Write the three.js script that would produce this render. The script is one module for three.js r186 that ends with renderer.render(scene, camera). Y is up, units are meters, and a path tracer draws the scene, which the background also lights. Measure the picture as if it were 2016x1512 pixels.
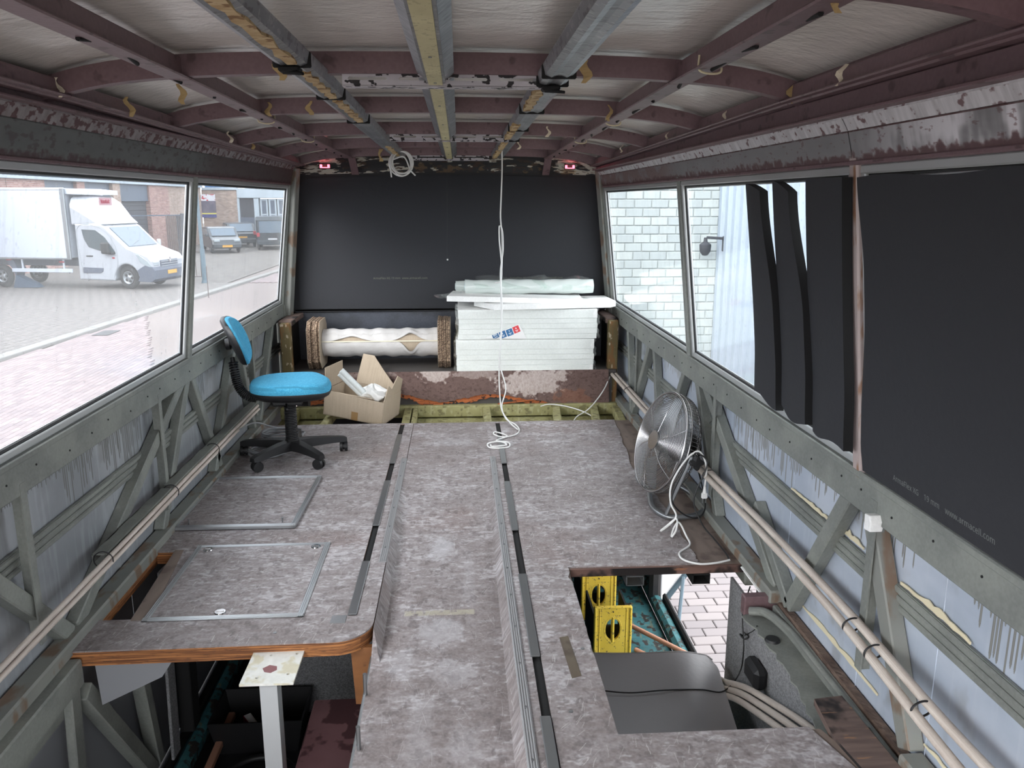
import * as THREE from 'three';
import { mergeGeometries } from 'three/addons/utils/BufferGeometryUtils.js';

// ---------------------------------------------------------------- camera, sky, exposure
const scene = new THREE.Scene();
const camera = new THREE.PerspectiveCamera(50.58, 2016 / 1512, 0.05, 400);
camera.position.set(0, 1.38, 0);
camera.rotation.order = 'YXZ';
camera.rotation.set(-THREE.MathUtils.degToRad(12.714), -THREE.MathUtils.degToRad(3.663), 0);
const renderer = new THREE.WebGLRenderer();
renderer.toneMapping = THREE.LinearToneMapping;
renderer.toneMappingExposure = 5.2;
renderer.shadowMap.enabled = true;
scene.background = new THREE.Color(0.97, 0.99, 1.03);           // even overcast sky
// the sun behind the cloud: a very wide, weak source
const sun = new THREE.DirectionalLight(0xfff8f0, 0.8);
sun.position.set(-11, 11, 12); sun.target.position.set(0, 0, -4);
sun.castShadow = true; sun.shadow.radius = 70; sun.shadow.mapSize.set(2048, 2048);
Object.assign(sun.shadow.camera, { left: -40, right: 40, top: 40, bottom: -40, near: 0.5, far: 120 });
scene.add(sun, sun.target);

// ---------------------------------------------------------------- helpers
let seedState = 12345;
const rnd = () => { seedState = (seedState * 1664525 + 1013904223) >>> 0; return seedState / 4294967296; };
const rr = (a, b) => a + (b - a) * rnd();
const V = (x, y, z) => new THREE.Vector3(x, y, z);
const used = new Map();
function numbered(name) { const n = used.get(name) || 0; used.set(name, n + 1); return n ? name + '_' + String(n).padStart(3, '0') : name; }
function structure(name, at = [0, 0, 0]) {
  const o = new THREE.Group(); o.name = name; o.position.set(...at); o.userData = { kind: 'structure' }; scene.add(o); return o;
}
function thing(name, label, category, at = [0, 0, 0], turn = 0, group) {
  const o = new THREE.Group(); o.name = numbered(name); o.position.set(...at); o.rotation.y = turn; scene.add(o);
  o.userData = { label, category }; if (group) o.userData.group = group; return o;
}
function uvBox(g) {   // uv in metres by the side a face looks to
  const p = g.attributes.position, n = g.attributes.normal, uv = new Float32Array(p.count * 2);
  for (let i = 0; i < p.count; i++) {
    const ax = Math.abs(n.getX(i)), ay = Math.abs(n.getY(i)), az = Math.abs(n.getZ(i));
    if (ay >= ax && ay >= az) { uv[2 * i] = p.getX(i); uv[2 * i + 1] = -p.getZ(i); } else if (ax >= az) { uv[2 * i] = -p.getZ(i); uv[2 * i + 1] = p.getY(i); } else { uv[2 * i] = p.getX(i); uv[2 * i + 1] = p.getY(i); }
  }
  g.setAttribute('uv', new THREE.BufferAttribute(uv, 2)); return g;
}
function plain(g) { const h = g.index ? g.toNonIndexed() : g; h.clearGroups(); for (const k of Object.keys(h.attributes)) if (!['position', 'normal', 'uv'].includes(k)) h.deleteAttribute(k); return h; }
function join(list) { return list.length === 1 ? plain(list[0]) : mergeGeometries(list.map(plain)); }
function put(parent, name, geos, mat, opt = {}) {   // geometry in the parent's own axes
  let g = join(Array.isArray(geos) ? geos : [geos]);
  if (!opt.keepUv) uvBox(g);
  const m = new THREE.Mesh(g, mat); m.name = name; m.castShadow = m.receiveShadow = true; parent.add(m);
  if (opt.label) m.userData.label = opt.label; if (opt.kind) m.userData.kind = opt.kind; return m;
}
function wput(parent, name, geos, mat, opt = {}) {   // geometry given in world axes, parent unturned
  let g = join(Array.isArray(geos) ? geos : [geos]);
  if (!opt.keepUv) uvBox(g);
  const base = V(0, 0, 0); for (let q = parent; q; q = q.parent) base.add(q.position);
  g.translate(-base.x, -base.y, -base.z);
  const m = new THREE.Mesh(g, mat); m.name = name; m.castShadow = m.receiveShadow = true; parent.add(m);
  if (opt.label) m.userData.label = opt.label; if (opt.kind) m.userData.kind = opt.kind; return m;
}
function cbox(w, h, d, r) {   // box with flat chamfers
  const a = [w / 2, h / 2, d / 2], pos = [], P = (sx, sy, sz, ax) => [0, 1, 2].map((k) => [sx, sy, sz][k] * (a[k] - (k === ax ? 0 : r)));
  const quad = (p, q, s, t, o) => { const n = [0, 1, 2].map((k) => (q[(k + 1) % 3] - p[(k + 1) % 3]) * (s[(k + 2) % 3] - p[(k + 2) % 3]) - (q[(k + 2) % 3] - p[(k + 2) % 3]) * (s[(k + 1) % 3] - p[(k + 1) % 3])); const f = n[0] * o[0] + n[1] * o[1] + n[2] * o[2] > 0; if (t) pos.push(...(f ? [p, q, s, p, s, t] : [p, s, q, p, t, s]).flat()); else pos.push(...(f ? [p, q, s] : [p, s, q]).flat()); };
  for (let ax = 0; ax < 3; ax++) for (const s of [-1, 1]) { const b = (ax + 1) % 3, c = (ax + 2) % 3, S = (x, y) => { const v = [0, 0, 0]; v[ax] = s; v[b] = x; v[c] = y; return P(...v, ax); }, o = [0, 0, 0]; o[ax] = s; quad(S(-1, -1), S(1, -1), S(1, 1), S(-1, 1), o); }
  for (let ax = 0; ax < 3; ax++) for (const s of [-1, 1]) for (const q of [-1, 1]) { const b = (ax + 1) % 3, c = (ax + 2) % 3, S = (e, k) => { const v = [0, 0, 0]; v[ax] = e; v[b] = s; v[c] = q; return P(...v, k); }, o = [0, 0, 0]; o[b] = s; o[c] = q; quad(S(-1, b), S(1, b), S(1, c), S(-1, c), o); }
  for (const x of [-1, 1]) for (const y of [-1, 1]) for (const z of [-1, 1]) quad(P(x, y, z, 0), P(x, y, z, 1), P(x, y, z, 2), null, [x, y, z]);
  const g = new THREE.BufferGeometry(); g.setAttribute('position', new THREE.Float32BufferAttribute(pos, 3)); g.setAttribute('uv', new THREE.Float32BufferAttribute(new Float32Array(pos.length / 3 * 2), 2)); g.computeVertexNormals(); return g;
}
const bx = (x0, x1, y0, y1, z0, z1, r = 0) => {
  const w = Math.abs(x1 - x0), h = Math.abs(y1 - y0), d = Math.abs(z1 - z0);
  const g = r ? cbox(w, h, d, Math.min(r, w / 2.01, h / 2.01, d / 2.01)) : new THREE.BoxGeometry(w, h, d);
  return g.translate((x0 + x1) / 2, (y0 + y1) / 2, (z0 + z1) / 2);
};
function bar(a, b, w, h, r = 0.004, up = [0, 1, 0]) {   // box from a to b: w across, h along up
  a = V(...a); b = V(...b); const d = b.clone().sub(a), L = d.length(); d.normalize();
  const x = V(...up).cross(d); if (x.lengthSq() < 1e-6) x.set(1, 0, 0); x.normalize(); const y = d.clone().cross(x);
  const g = r ? cbox(w, h, L, Math.min(r, w / 2.01, h / 2.01)) : new THREE.BoxGeometry(w, h, L);
  return g.applyMatrix4(new THREE.Matrix4().makeBasis(x, y, d).setPosition(a.add(b).multiplyScalar(0.5)));
}
function rod(a, b, r0, r1 = r0, n = 16) {
  a = V(...a); b = V(...b); const d = b.clone().sub(a), L = d.length();
  const g = new THREE.CylinderGeometry(r1, r0, L, n);
  return g.applyQuaternion(new THREE.Quaternion().setFromUnitVectors(V(0, 1, 0), d.normalize())).translate(...a.add(b).multiplyScalar(0.5).toArray());
}
function tube(pts, r, seg = 64, n = 8, closed = false) {
  return new THREE.TubeGeometry(new THREE.CatmullRomCurve3(pts.map((p) => V(...p)), closed, 'centripetal'), seg, r, n, closed);
}
function slab(pts, holes, depth, bevel = 0) {   // outline in x,y extruded along +z
  const s = new THREE.Shape(pts.map((p) => new THREE.Vector2(p[0], p[1])));
  for (const h of holes || []) s.holes.push(new THREE.Path(h.map((p) => new THREE.Vector2(p[0], p[1]))));
  return new THREE.ExtrudeGeometry(s, { depth, bevelEnabled: bevel > 0, bevelSize: bevel, bevelThickness: bevel, bevelSegments: 2, bevelOffset: -bevel, curveSegments: 20 });
}
const flat = (pts, holes, yTop, th, bevel = 0) => {   // outline in x,z; top at yTop
  const f = (l) => l.map(([x, z]) => [x, -z]);
  return slab(f(pts), (holes || []).map(f), th - 2 * bevel, bevel).rotateX(-Math.PI / 2).translate(0, yTop - th + bevel, 0);
};
const side = (pts, holes, x, th) => {   // outline in z,y; extruded along +x from x
  const f = (l) => l.map(([z, y]) => [-z, y]);
  return slab(f(pts), (holes || []).map(f), th).rotateY(Math.PI / 2).translate(x, 0, 0);
};

// ---------------------------------------------------------------- textures
const NT = new Float32Array(65536); { let s = 99; for (let i = 0; i < 65536; i++) { s = (s * 1664525 + 1013904223) >>> 0; NT[i] = s / 4294967296; } }
function vn(x, y, px, py, sd) {
  const xi = Math.floor(x), yi = Math.floor(y); let fx = x - xi, fy = y - yi; fx = fx * fx * (3 - 2 * fx); fy = fy * fy * (3 - 2 * fy);
  const x0 = ((xi % px) + px) % px, x1 = (x0 + 1) % px, y0 = ((yi % py) + py) % py, y1 = (y0 + 1) % py;
  const h = (a, b) => NT[(a * 7919 + b * 104729 + sd * 3571 + ((a * b) % 251) * 17) & 65535];
  const a = h(x0, y0), b = h(x1, y0), c = h(x0, y1), d = h(x1, y1);
  return a + (b - a) * fx + (c - a) * fy + (a - b - c + d) * fx * fy;
}
function fbm(u, v, px, py, oct, sd) { let s = 0, a = 0.5, t = 0; for (let i = 0; i < oct; i++) { s += a * vn(u * px, v * py, px, py, sd + i * 13); t += a; a *= 0.5; px *= 2; py *= 2; } return s / t; }
const clamp = (x, a = 0, b = 1) => Math.min(b, Math.max(a, x));
const ss = (a, b, x) => { x = clamp((x - a) / (b - a)); return x * x * (3 - 2 * x); };
const mix3 = (a, b, t) => [a[0] + (b[0] - a[0]) * t, a[1] + (b[1] - a[1]) * t, a[2] + (b[2] - a[2]) * t];
function wrapTex(t, w, h, srgb) { t.wrapS = t.wrapT = THREE.RepeatWrapping; t.magFilter = THREE.LinearFilter; t.minFilter = THREE.LinearMipmapLinearFilter; t.generateMipmaps = true; t.repeat.set(1 / w, 1 / h); if (srgb) t.colorSpace = THREE.SRGBColorSpace; t.needsUpdate = true; return t; }
// w,h in metres; fn(u,v) -> [r,g,b] of 0..255 (sRGB)
function colorTex(W, H, w, h, fn, after) {
  const d = new Uint8Array(W * H * 4);
  for (let y = 0, k = 0; y < H; y++) for (let x = 0; x < W; x++, k += 4) { const c = fn((x + 0.5) / W, (y + 0.5) / H); d[k] = clamp(c[0], 0, 255); d[k + 1] = clamp(c[1], 0, 255); d[k + 2] = clamp(c[2], 0, 255); d[k + 3] = 255; }
  if (after) after(d, W, H);
  return wrapTex(new THREE.DataTexture(d, W, H, THREE.RGBAFormat), w, h, true);
}
function grayTex(W, H, w, h, fn) {
  const d = new Uint8Array(W * H * 4);
  for (let y = 0, k = 0; y < H; y++) for (let x = 0; x < W; x++, k += 4) { const c = clamp(fn((x + 0.5) / W, (y + 0.5) / H)) * 255; d[k] = d[k + 1] = d[k + 2] = c; d[k + 3] = 255; }
  return wrapTex(new THREE.DataTexture(d, W, H, THREE.RGBAFormat), w, h, false);
}
function scratches(d, W, H, n, len, col, alpha, ang = null) {
  for (let i = 0; i < n; i++) {
    let x = rnd() * W, y = rnd() * H, a = ang === null ? rnd() * 6.28 : ang + (rnd() - 0.5) * 0.9; const L = len * (0.3 + rnd()), al = alpha * (0.3 + rnd() * 0.7), bend = (rnd() - 0.5) * 0.03;
    for (let s = 0; s < L; s++) { x += Math.cos(a); y += Math.sin(a); a += bend; const k = (((y | 0) % H + H) % H * W + ((x | 0) % W + W) % W) * 4; for (let c = 0; c < 3; c++) d[k + c] += (col[c] - d[k + c]) * al; }
  }
}
const std = (o) => new THREE.MeshStandardMaterial({ roughness: 0.7, metalness: 0, ...o });
const phys = (o) => new THREE.MeshPhysicalMaterial({ roughness: 0.5, metalness: 0, ...o });

const bumpFine = grayTex(512, 512, 0.5, 0.5, (u, v) => fbm(u, v, 32, 32, 4, 3));
const bumpMid = grayTex(512, 512, 1.2, 1.2, (u, v) => fbm(u, v, 10, 10, 5, 8));
// worn vinyl floor
function vinyl(u, v, s) {
  const big = fbm(u, v, 3 * s, 3 * s, 4, 1), mid = fbm(u, v, 18 * s, 30 * s, 4, 21), fine = fbm(u, v, 60 * s, 150 * s, 4, 41), grain = fbm(u, v, 380 * s, 380 * s, 2, 57), dash = fbm(u, v, 110 * s, 220 * s, 3, 63);
  let c = mix3([136, 126, 125], [162, 154, 155], ss(0.3, 0.7, 0.25 * mid + 0.5 * fine + 0.25 * big));
  c = mix3(c, [138, 119, 115], 0.4 * ss(0.52, 0.75, fbm(u, v, 6 * s, 6 * s, 4, 77)));
  c = mix3(c, [208, 204, 208], 0.55 * ss(0.54, 0.7, 0.6 * dash + 0.4 * mid + 0.2 * (big - 0.5)));
  c = mix3(c, [98, 90, 90], 0.4 * ss(0.58, 0.76, fbm(u, v, 120 * s, 90 * s, 3, 93)));
  const g = (grain - 0.5) * 30; return [c[0] + g, c[1] + g, c[2] + g];
}
const T_floor = colorTex(1600, 1600, 2.4, 2.4, (u, v) => vinyl(u, v, 1), (d, W, H) => { scratches(d, W, H, 3000, 26, [226, 222, 220], 0.75, 1.2); scratches(d, W, H, 900, 40, [88, 78, 76], 0.25); });
const patches = [[-0.09, -3.19, 0.075, 0.11, 0.55], [-0.1, -2.55, 0.10, 0.10, 0.45], [-0.04, -2.3, 0.08, 0.1, 0.35], [-0.2, -2.35, 0.05, 0.12, 0.3], [0.0, -1.95, 0.06, 0.12, 0.3], [-0.05, -4.6, 0.15, 0.1, 0.3], [-0.13, -2.0, 0.05, 0.2, 0.25], [0.02, -2.9, 0.03, 0.3, 0.2]];
const T_aisle = colorTex(512, 2048, 0.5, 4.4, (u, v) => {   // u: x from -0.32, v: z from -5.04 towards the camera
  const x = -0.32 + 0.5 * u, z = -5.04 + 4.4 * v; let c = vinyl(((x + 0.32) / 2.4 + 0.37) % 1, ((z + 5.04) / 2.4) % 1, 1);
  for (const [px, pz, rx, rz, a] of patches) { const q = Math.hypot((x - px) / rx, (z - pz) / rz) + 1.1 * (fbm(u, v, 10, 80, 5, 15) - 0.5) + 0.5 * (fbm(u, v, 60, 400, 2, 25) - 0.5); c = mix3(c, [206, 204, 209], a * ss(1.1, 0.45, q)); }
  if (z > -2.69 && z < -2.655 && x > -0.215 && x < 0.035) c = mix3(c, [186, 178, 158], 0.7 * ss(0.25, 0.5, fbm(u, v, 40, 300, 3, 5)));
  return c;
}, (d, W, H) => { scratches(d, W, H, 1100, 28, [220, 216, 216], 0.6); scratches(d, W, H, 300, 30, [86, 78, 78], 0.2); });
const T_lid = T_floor;
const paint = (a, b, n = 0) => colorTex(512, 512, 1, 1, (u, v) => { const k = fbm(u, v, 6, 6, 5, 3 + n), g = (fbm(u, v, 160, 160, 2, 9 + n) - 0.5) * 14; const c = mix3(a, b, ss(0.35, 0.65, k)); return [c[0] + g, c[1] + g, c[2] + g]; });
const T_grey = paint([118, 121, 117], [134, 137, 131]);
const T_greyRust = colorTex(512, 512, 1, 1, (u, v) => { let c = mix3([120, 122, 118], [136, 137, 131], fbm(u, v, 8, 8, 4, 2)); c = mix3(c, [112, 88, 70], 0.8 * ss(0.56, 0.72, fbm(u, v, 14, 9, 5, 31))); return c; });
const T_maroon = colorTex(512, 512, 1, 1, (u, v) => { const k = fbm(u, v, 5, 9, 5, 6), g = (fbm(u, v, 150, 150, 2, 7) - 0.5) * 12; let c = mix3([104, 82, 85], [120, 97, 101], k); c = mix3(c, [64, 48, 48], 0.5 * ss(0.66, 0.78, fbm(u, v, 20, 20, 4, 17))); return [c[0] + g, c[1] + g, c[2] + g]; });
// window headers, v runs 0 (bottom) to 1 (top) over 0.14 m
const T_headR = colorTex(2048, 256, 4.8, 0.14, (u, v) => {
   const st = fbm(u, v, 160, 1, 3, 5), st2 = fbm(u, v, 40, 2, 4, 15);
  const near = ss(0.78, 0.9, u); let c = mix3([122, 120, 122], [138, 137, 139], fbm(u, v, 60, 3, 4, 2)); c = mix3(c, [222, 220, 224], near * ss(0.36, 0.6, 0.55 * st + 0.45 * st2));
  c = mix3(c, [112, 88, 86], (1 - ss(0.36, 0.46, u)) * 0.7 * ss(0.2, 0.5, st2));
  const edge = fbm(u, v, 240, 6, 4, 25); c = mix3(c, [84, 56, 58], ss(0.14, 0.05, v + 0.3 * (edge - 0.5)) * 0.85);
  c = mix3(c, [96, 66, 68], 0.5 * ss(0.7, 0.76, fbm(u, v, 240, 14, 4, 35))); return c;
});
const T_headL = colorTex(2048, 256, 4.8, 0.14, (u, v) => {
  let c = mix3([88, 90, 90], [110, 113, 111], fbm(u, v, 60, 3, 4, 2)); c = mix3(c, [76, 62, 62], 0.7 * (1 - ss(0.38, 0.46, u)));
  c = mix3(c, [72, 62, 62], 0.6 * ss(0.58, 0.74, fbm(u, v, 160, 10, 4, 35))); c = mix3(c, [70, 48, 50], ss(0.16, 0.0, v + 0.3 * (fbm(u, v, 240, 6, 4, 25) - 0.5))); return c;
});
const T_rustStrip = colorTex(1024, 128, 1.2, 0.15, (u, v) => { let c = mix3([120, 112, 112], [168, 162, 164], fbm(u, v, 60, 3, 3, 5)); return mix3(c, [88, 60, 62], 0.9 * ss(0.5, 0.62, fbm(u, v, 50, 8, 4, 35))); });
const T_whiteStrip = colorTex(1024, 128, 1.2, 0.15, (u, v) => { let c = mix3([172, 170, 172], [224, 222, 224], fbm(u, v, 110, 2, 3, 5)); return mix3(c, [96, 68, 70], 0.8 * ss(0.64, 0.74, fbm(u, v, 50, 8, 4, 35))); });
// roof lining: pale glass-fibre sheet with wrinkles
const B_roof = grayTex(1024, 1024, 1.0, 1.0, (u, v) => 0.72 * fbm(u, v, 4, 6, 4, 4) + 0.14 * fbm(u, v, 30, 60, 3, 14) + 0.06 * fbm(u, v, 140, 140, 2, 24));
const T_roof = colorTex(512, 512, 1.5, 1.5, (u, v) => { const k = fbm(u, v, 6, 10, 5, 4); const c = mix3([216, 211, 204], [236, 231, 224], k); return c; });
// body skin with runs of grey coating down from the sill
function skin(base, base2, drip, few) {
  const runs = []; for (let i = 0; i < 150; i++) { const cl = fbm(i / 150, 0.3, 9, 3, 2, 61); runs.push([(i + rr(-0.3, 0.3)) / 150, rr(0.0028, 0.0042), cl > few ? 0.13 + 0.34 * Math.pow(rnd(), 1.3) * (cl - 0.15) * 2 : 0.08 + 0.06 * rnd()]); }
  return colorTex(2048, 640, 2, 0.62, (u, v) => {
    let c = mix3(base, base2, ss(0.3, 0.7, fbm(u, v, 6, 4, 5, 11))); c = mix3(c, [200, 206, 214], 0.22 * ss(0.5, 0.75, fbm(u, v, 120, 3, 4, 71)));
    c = mix3(c, [128, 126, 122], 0.35 * ss(0.6, 0.8, fbm(u, v, 20, 5, 4, 75)));
    if (v > 0.45) for (let q0 = Math.floor(u * 150) - 1; q0 <= Math.floor(u * 150) + 1; q0++) { const [x, w, L] = runs[(q0 + 150) % 150]; let dx = Math.abs(u - x); dx = Math.min(dx, 1 - dx); const tip = 0.955 - L; const ww = w * (v < tip + 0.02 ? Math.sqrt(clamp((v - tip) / 0.02)) : 1); if (v > tip && dx < ww * 0.5) { const q = dx / (ww * 0.5); c = mix3(drip, [drip[0] + 22, drip[1] + 22, drip[2] + 20], q < 0.35 ? 1 : 0.1); } }
    return c;
  });
}
const T_skinR = skin([172, 182, 196], [194, 202, 214], [122, 122, 118], 0.3);
const T_skinL = skin([138, 142, 146], [160, 164, 168], [98, 100, 98], 0.42);  // same skin, colour darkened for the side that gets less light
const T_woodEdge = colorTex(512, 256, 0.8, 0.1, (u, v) => { const g = fbm(u, v, 6, 60, 4, 4); let c = mix3([92, 54, 30], [186, 126, 74], ss(0.25, 0.75, g)); return mix3(c, [78, 50, 34], 0.5 * ss(0.6, 0.75, fbm(u, v, 30, 30, 4, 9))); });
const T_brownPanel = colorTex(256, 256, 0.5, 0.5, (u, v) => { let c = mix3([120, 78, 46], [150, 100, 58], fbm(u, v, 4, 16, 4, 4)); return mix3(c, [66, 42, 36], 0.8 * ss(0.6, 0.72, fbm(u, v, 9, 9, 4, 9))); });
const T_darkWood = colorTex(512, 512, 0.5, 0.5, (u, v) => { let c = mix3([80, 66, 62], [132, 112, 104], fbm(u, v, 4, 30, 5, 4)); c = mix3(c, [26, 22, 22], ss(0.5, 0.65, fbm(u, v, 4, 4, 5, 9))); return mix3(c, [150, 112, 84], 0.8 * ss(0.68, 0.76, fbm(u, v, 6, 40, 4, 19))); });
const T_plank = colorTex(512, 512, 0.7, 0.7, (u, v) => { let c = mix3([112, 98, 90], [140, 126, 116], fbm(u, v, 30, 5, 4, 4)); return mix3(c, [84, 70, 66], 0.6 * ss(0.55, 0.7, fbm(u, v, 8, 8, 4, 9))); });
const T_olive = colorTex(512, 512, 0.6, 0.6, (u, v) => { let c = mix3([138, 134, 92], [166, 162, 116], fbm(u, v, 6, 6, 5, 4)); c = mix3(c, [184, 180, 146], 0.5 * ss(0.56, 0.72, fbm(u, v, 26, 16, 4, 29))); return mix3(c, [92, 86, 58], 0.55 * ss(0.58, 0.72, fbm(u, v, 24, 24, 4, 9))); });
const T_olivePost = colorTex(256, 512, 0.3, 0.6, (u, v) => { let c = mix3([92, 80, 52], [120, 106, 70], fbm(u, v, 6, 8, 5, 4)); c = mix3(c, [130, 84, 44], 0.7 * ss(0.5, 0.7, fbm(u, v, 8, 4, 4, 9))); return mix3(c, [196, 180, 160], 0.8 * ss(0.7, 0.76, fbm(u, v, 16, 16, 3, 19))); });
const T_card = colorTex(512, 512, 0.5, 0.5, (u, v) => { const g = fbm(u, v, 90, 4, 2, 3), k = fbm(u, v, 5, 5, 4, 6), n = (fbm(u, v, 200, 200, 2, 8) - 0.5) * 12; const c = mix3([168, 152, 132], [194, 178, 158], 0.5 * g + 0.5 * k); return [c[0] + n, c[1] + n, c[2] + n]; });
const T_cardEdge = colorTex(256, 256, 0.1, 0.1, (u, v) => { const g = fbm(u, v, 24, 30, 3, 3); return mix3([78, 62, 52], [176, 152, 128], ss(0.3, 0.7, g)); });
const T_rust = colorTex(1024, 256, 2.05, 0.25, (u, v) => {   // the damaged step board, x from -1.03, y from 0
  const x = -1.03 + 2.05 * u, y = 0.25 * v; const n = fbm(u, v, 40, 6, 5, 3), f = fbm(u, v, 320, 40, 3, 13);
  let c = mix3([92, 72, 68], [126, 104, 98], 0.5 * n + 0.5 * f); c = mix3(c, [72, 54, 52], 0.5 * ss(0.55, 0.72, fbm(u, v, 120, 20, 4, 9)));
  const torn = (cx, cy, rx, ry) => ss(1.1, 0.8, Math.hypot((x - cx) / rx, (y - cy) / ry) + 1.5 * (fbm(u, v, 60, 8, 5, 43) - 0.5));
  const w = Math.max(torn(0.46, 0.155, 0.2, 0.09), torn(0.58, 0.2, 0.17, 0.05), torn(-0.165, 0.215, 0.11, 0.055), 0.6 * torn(0.1, 0.22, 0.18, 0.03), 0.5 * torn(-0.62, 0.22, 0.16, 0.03));
  c = mix3(c, mix3([172, 154, 148], [214, 204, 200], fbm(u, v, 240, 20, 3, 6)), w * 0.9);
  return mix3(c, [158, 98, 70], 0.35 * torn(0.78, 0.05, 0.12, 0.05));
});
const T_orangeWood = colorTex(512, 128, 0.6, 0.15, (u, v) => { const g = fbm(u, v, 10, 50, 4, 4); let c = mix3([122, 62, 34], [206, 122, 70], g); return mix3(c, [58, 36, 28], ss(0.58, 0.72, fbm(u, v, 30, 12, 4, 9))); });
const T_peel = colorTex(1024, 256, 2.2, 0.3, (u, v) => {   // bare dome over the rear window
  const a = fbm(u, v, 22, 8, 5, 3), x = Math.abs(u - 0.5) * 2; let c = mix3([30, 31, 33], [46, 46, 48], fbm(u, v, 40, 10, 4, 5)); const th = 0.64 - 0.17 * ss(0.5, 0.75, x);
  c = mix3(c, [176, 172, 160], ss(th, th + 0.012, a)); const low = ss(0.5, 0.2, v) * ss(0.42, 0.55, fbm(u, v, 30, 4, 5, 23)); c = mix3(c, [140, 106, 66], 0.5 * low * ss(0.56, 0.62, fbm(u, v, 34, 6, 4, 33)));
  return mix3(c, [62, 44, 36], 0.8 * ss(0.6, 0.68, fbm(u, v, 60, 20, 4, 41)));
});
const T_felt = colorTex(512, 512, 0.25, 0.25, (u, v) => { const g = fbm(u, v, 60, 60, 3, 3); return mix3([96, 96, 98], [172, 172, 174], g); });
const T_teal = colorTex(512, 256, 1, 0.3, (u, v) => { let c = mix3([44, 92, 98], [74, 128, 132], fbm(u, v, 12, 12, 4, 3)); c = mix3(c, [48, 44, 42], ss(0.56, 0.66, fbm(u, v, 40, 10, 5, 9))); return mix3(c, [128, 116, 90], 0.7 * ss(0.66, 0.74, fbm(u, v, 80, 12, 4, 19))); });
const T_purple = colorTex(512, 512, 0.6, 0.6, (u, v) => { let c = mix3([142, 102, 106], [164, 124, 128], fbm(u, v, 5, 5, 5, 3)); return mix3(c, [84, 54, 58], 0.75 * ss(0.52, 0.6, fbm(u, v, 7, 7, 4, 9))); });
const T_alu = colorTex(512, 512, 0.5, 0.5, (u, v) => { const g = (fbm(u, v, 120, 8, 3, 3) - 0.5) * 40; let c = [150 + g, 150 + g, 152 + g]; return mix3(c, [72, 70, 70], 0.7 * ss(0.58, 0.7, fbm(u, v, 12, 12, 5, 9))); });
const T_rail = colorTex(1024, 512, 1.2, 0.6, (u, v) => { let c = mix3([112, 114, 118], [158, 160, 164], fbm(u, v, 8, 8, 5, 3)); c = mix3(c, [70, 68, 70], 0.5 * ss(0.6, 0.72, fbm(u, v, 60, 60, 4, 9))); return mix3(c, [196, 194, 192], 0.4 * ss(0.62, 0.7, fbm(u, v, 70, 70, 4, 29))); });
const T_foamY = colorTex(256, 256, 0.3, 0.3, (u, v) => { let c = mix3([156, 126, 82], [204, 184, 146], fbm(u, v, 8, 14, 4, 3)); return mix3(c, [112, 80, 44], 0.8 * ss(0.6, 0.7, fbm(u, v, 14, 20, 4, 9))); });
const T_stripC = colorTex(256, 512, 0.2, 0.8, (u, v) => { const c = mix3([176, 168, 128], [204, 196, 154], fbm(u, v, 4, 10, 5, 3)); return mix3(c, [150, 142, 108], 0.5 * ss(0.64, 0.7, fbm(u, v, 24, 60, 3, 9))); });
const T_slot = colorTex(512, 256, 0.5, 0.25, (u, v) => { let c = mix3([166, 162, 166], [192, 188, 192], fbm(u, v, 8, 8, 4, 3)); return mix3(c, [26, 22, 24], ss(0.6, 0.63, fbm(u, v, 24, 14, 4, 9))); });
const T_white = paint([234, 234, 232], [243, 243, 241], 5);
const B_bead = grayTex(256, 256, 0.12, 0.12, (u, v) => fbm(u, v, 24, 24, 2, 3));
const T_galv = colorTex(256, 256, 0.3, 0.3, (u, v) => { let c = mix3([208, 208, 202], [232, 232, 226], fbm(u, v, 20, 20, 4, 3)); return mix3(c, [196, 186, 152], 0.6 * ss(0.56, 0.7, fbm(u, v, 6, 6, 4, 9))); });
const T_yellow = colorTex(256, 256, 0.4, 0.4, (u, v) => { let c = mix3([206, 174, 52], [222, 194, 84], fbm(u, v, 5, 5, 4, 3)); return mix3(c, [96, 84, 56], 0.8 * ss(0.7, 0.74, fbm(u, v, 44, 44, 4, 9))); });
const T_blue = colorTex(256, 256, 0.2, 0.2, (u, v) => { const g = fbm(u, v, 40, 40, 3, 3); return mix3([48, 140, 182], [92, 182, 214], g); });
const T_brickFar = colorTex(1024, 1024, 2.1, 2.1, (u, v) => { const rows = 28, r = Math.floor(v * rows), uu = u * 10 + (r % 2) * 0.5, fx = uu - Math.floor(uu), fy = v * rows - r; const t = NT[(r * 131 + Math.floor(((uu % 10) + 10) % 10) * 977) & 65535]; if (fx < 0.05 || fy < 0.15) return [168, 160, 154]; return mix3([132, 92, 86], [172, 136, 126], t); });
const T_brickPale = colorTex(1024, 1024, 2.1, 2.1, (u, v) => { const rows = 28, r = Math.floor(v * rows), uu = u * 10 + (r % 2) * 0.5, fx = uu - Math.floor(uu), fy = v * rows - r; const t = NT[(r * 131 + Math.floor(((uu % 10) + 10) % 10) * 977) & 65535]; if (fx < 0.05 || fy < 0.15) return [168, 160, 154]; return mix3([140, 118, 104], [176, 154, 140], t); });
const T_paveFar = colorTex(1024, 1024, 2.0, 2.0, (u, v) => { const rows = 20, r = Math.floor(v * rows), uu = u * 10 + (r % 2) * 0.5, fx = uu - Math.floor(uu), fy = v * rows - r; const t = NT[(r * 131 + Math.floor(((uu % 10) + 10) % 10) * 977) & 65535]; if (fx < 0.06 || fy < 0.12) return [84, 80, 76]; return mix3([104, 98, 94], [140, 134, 128], t); });
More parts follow.
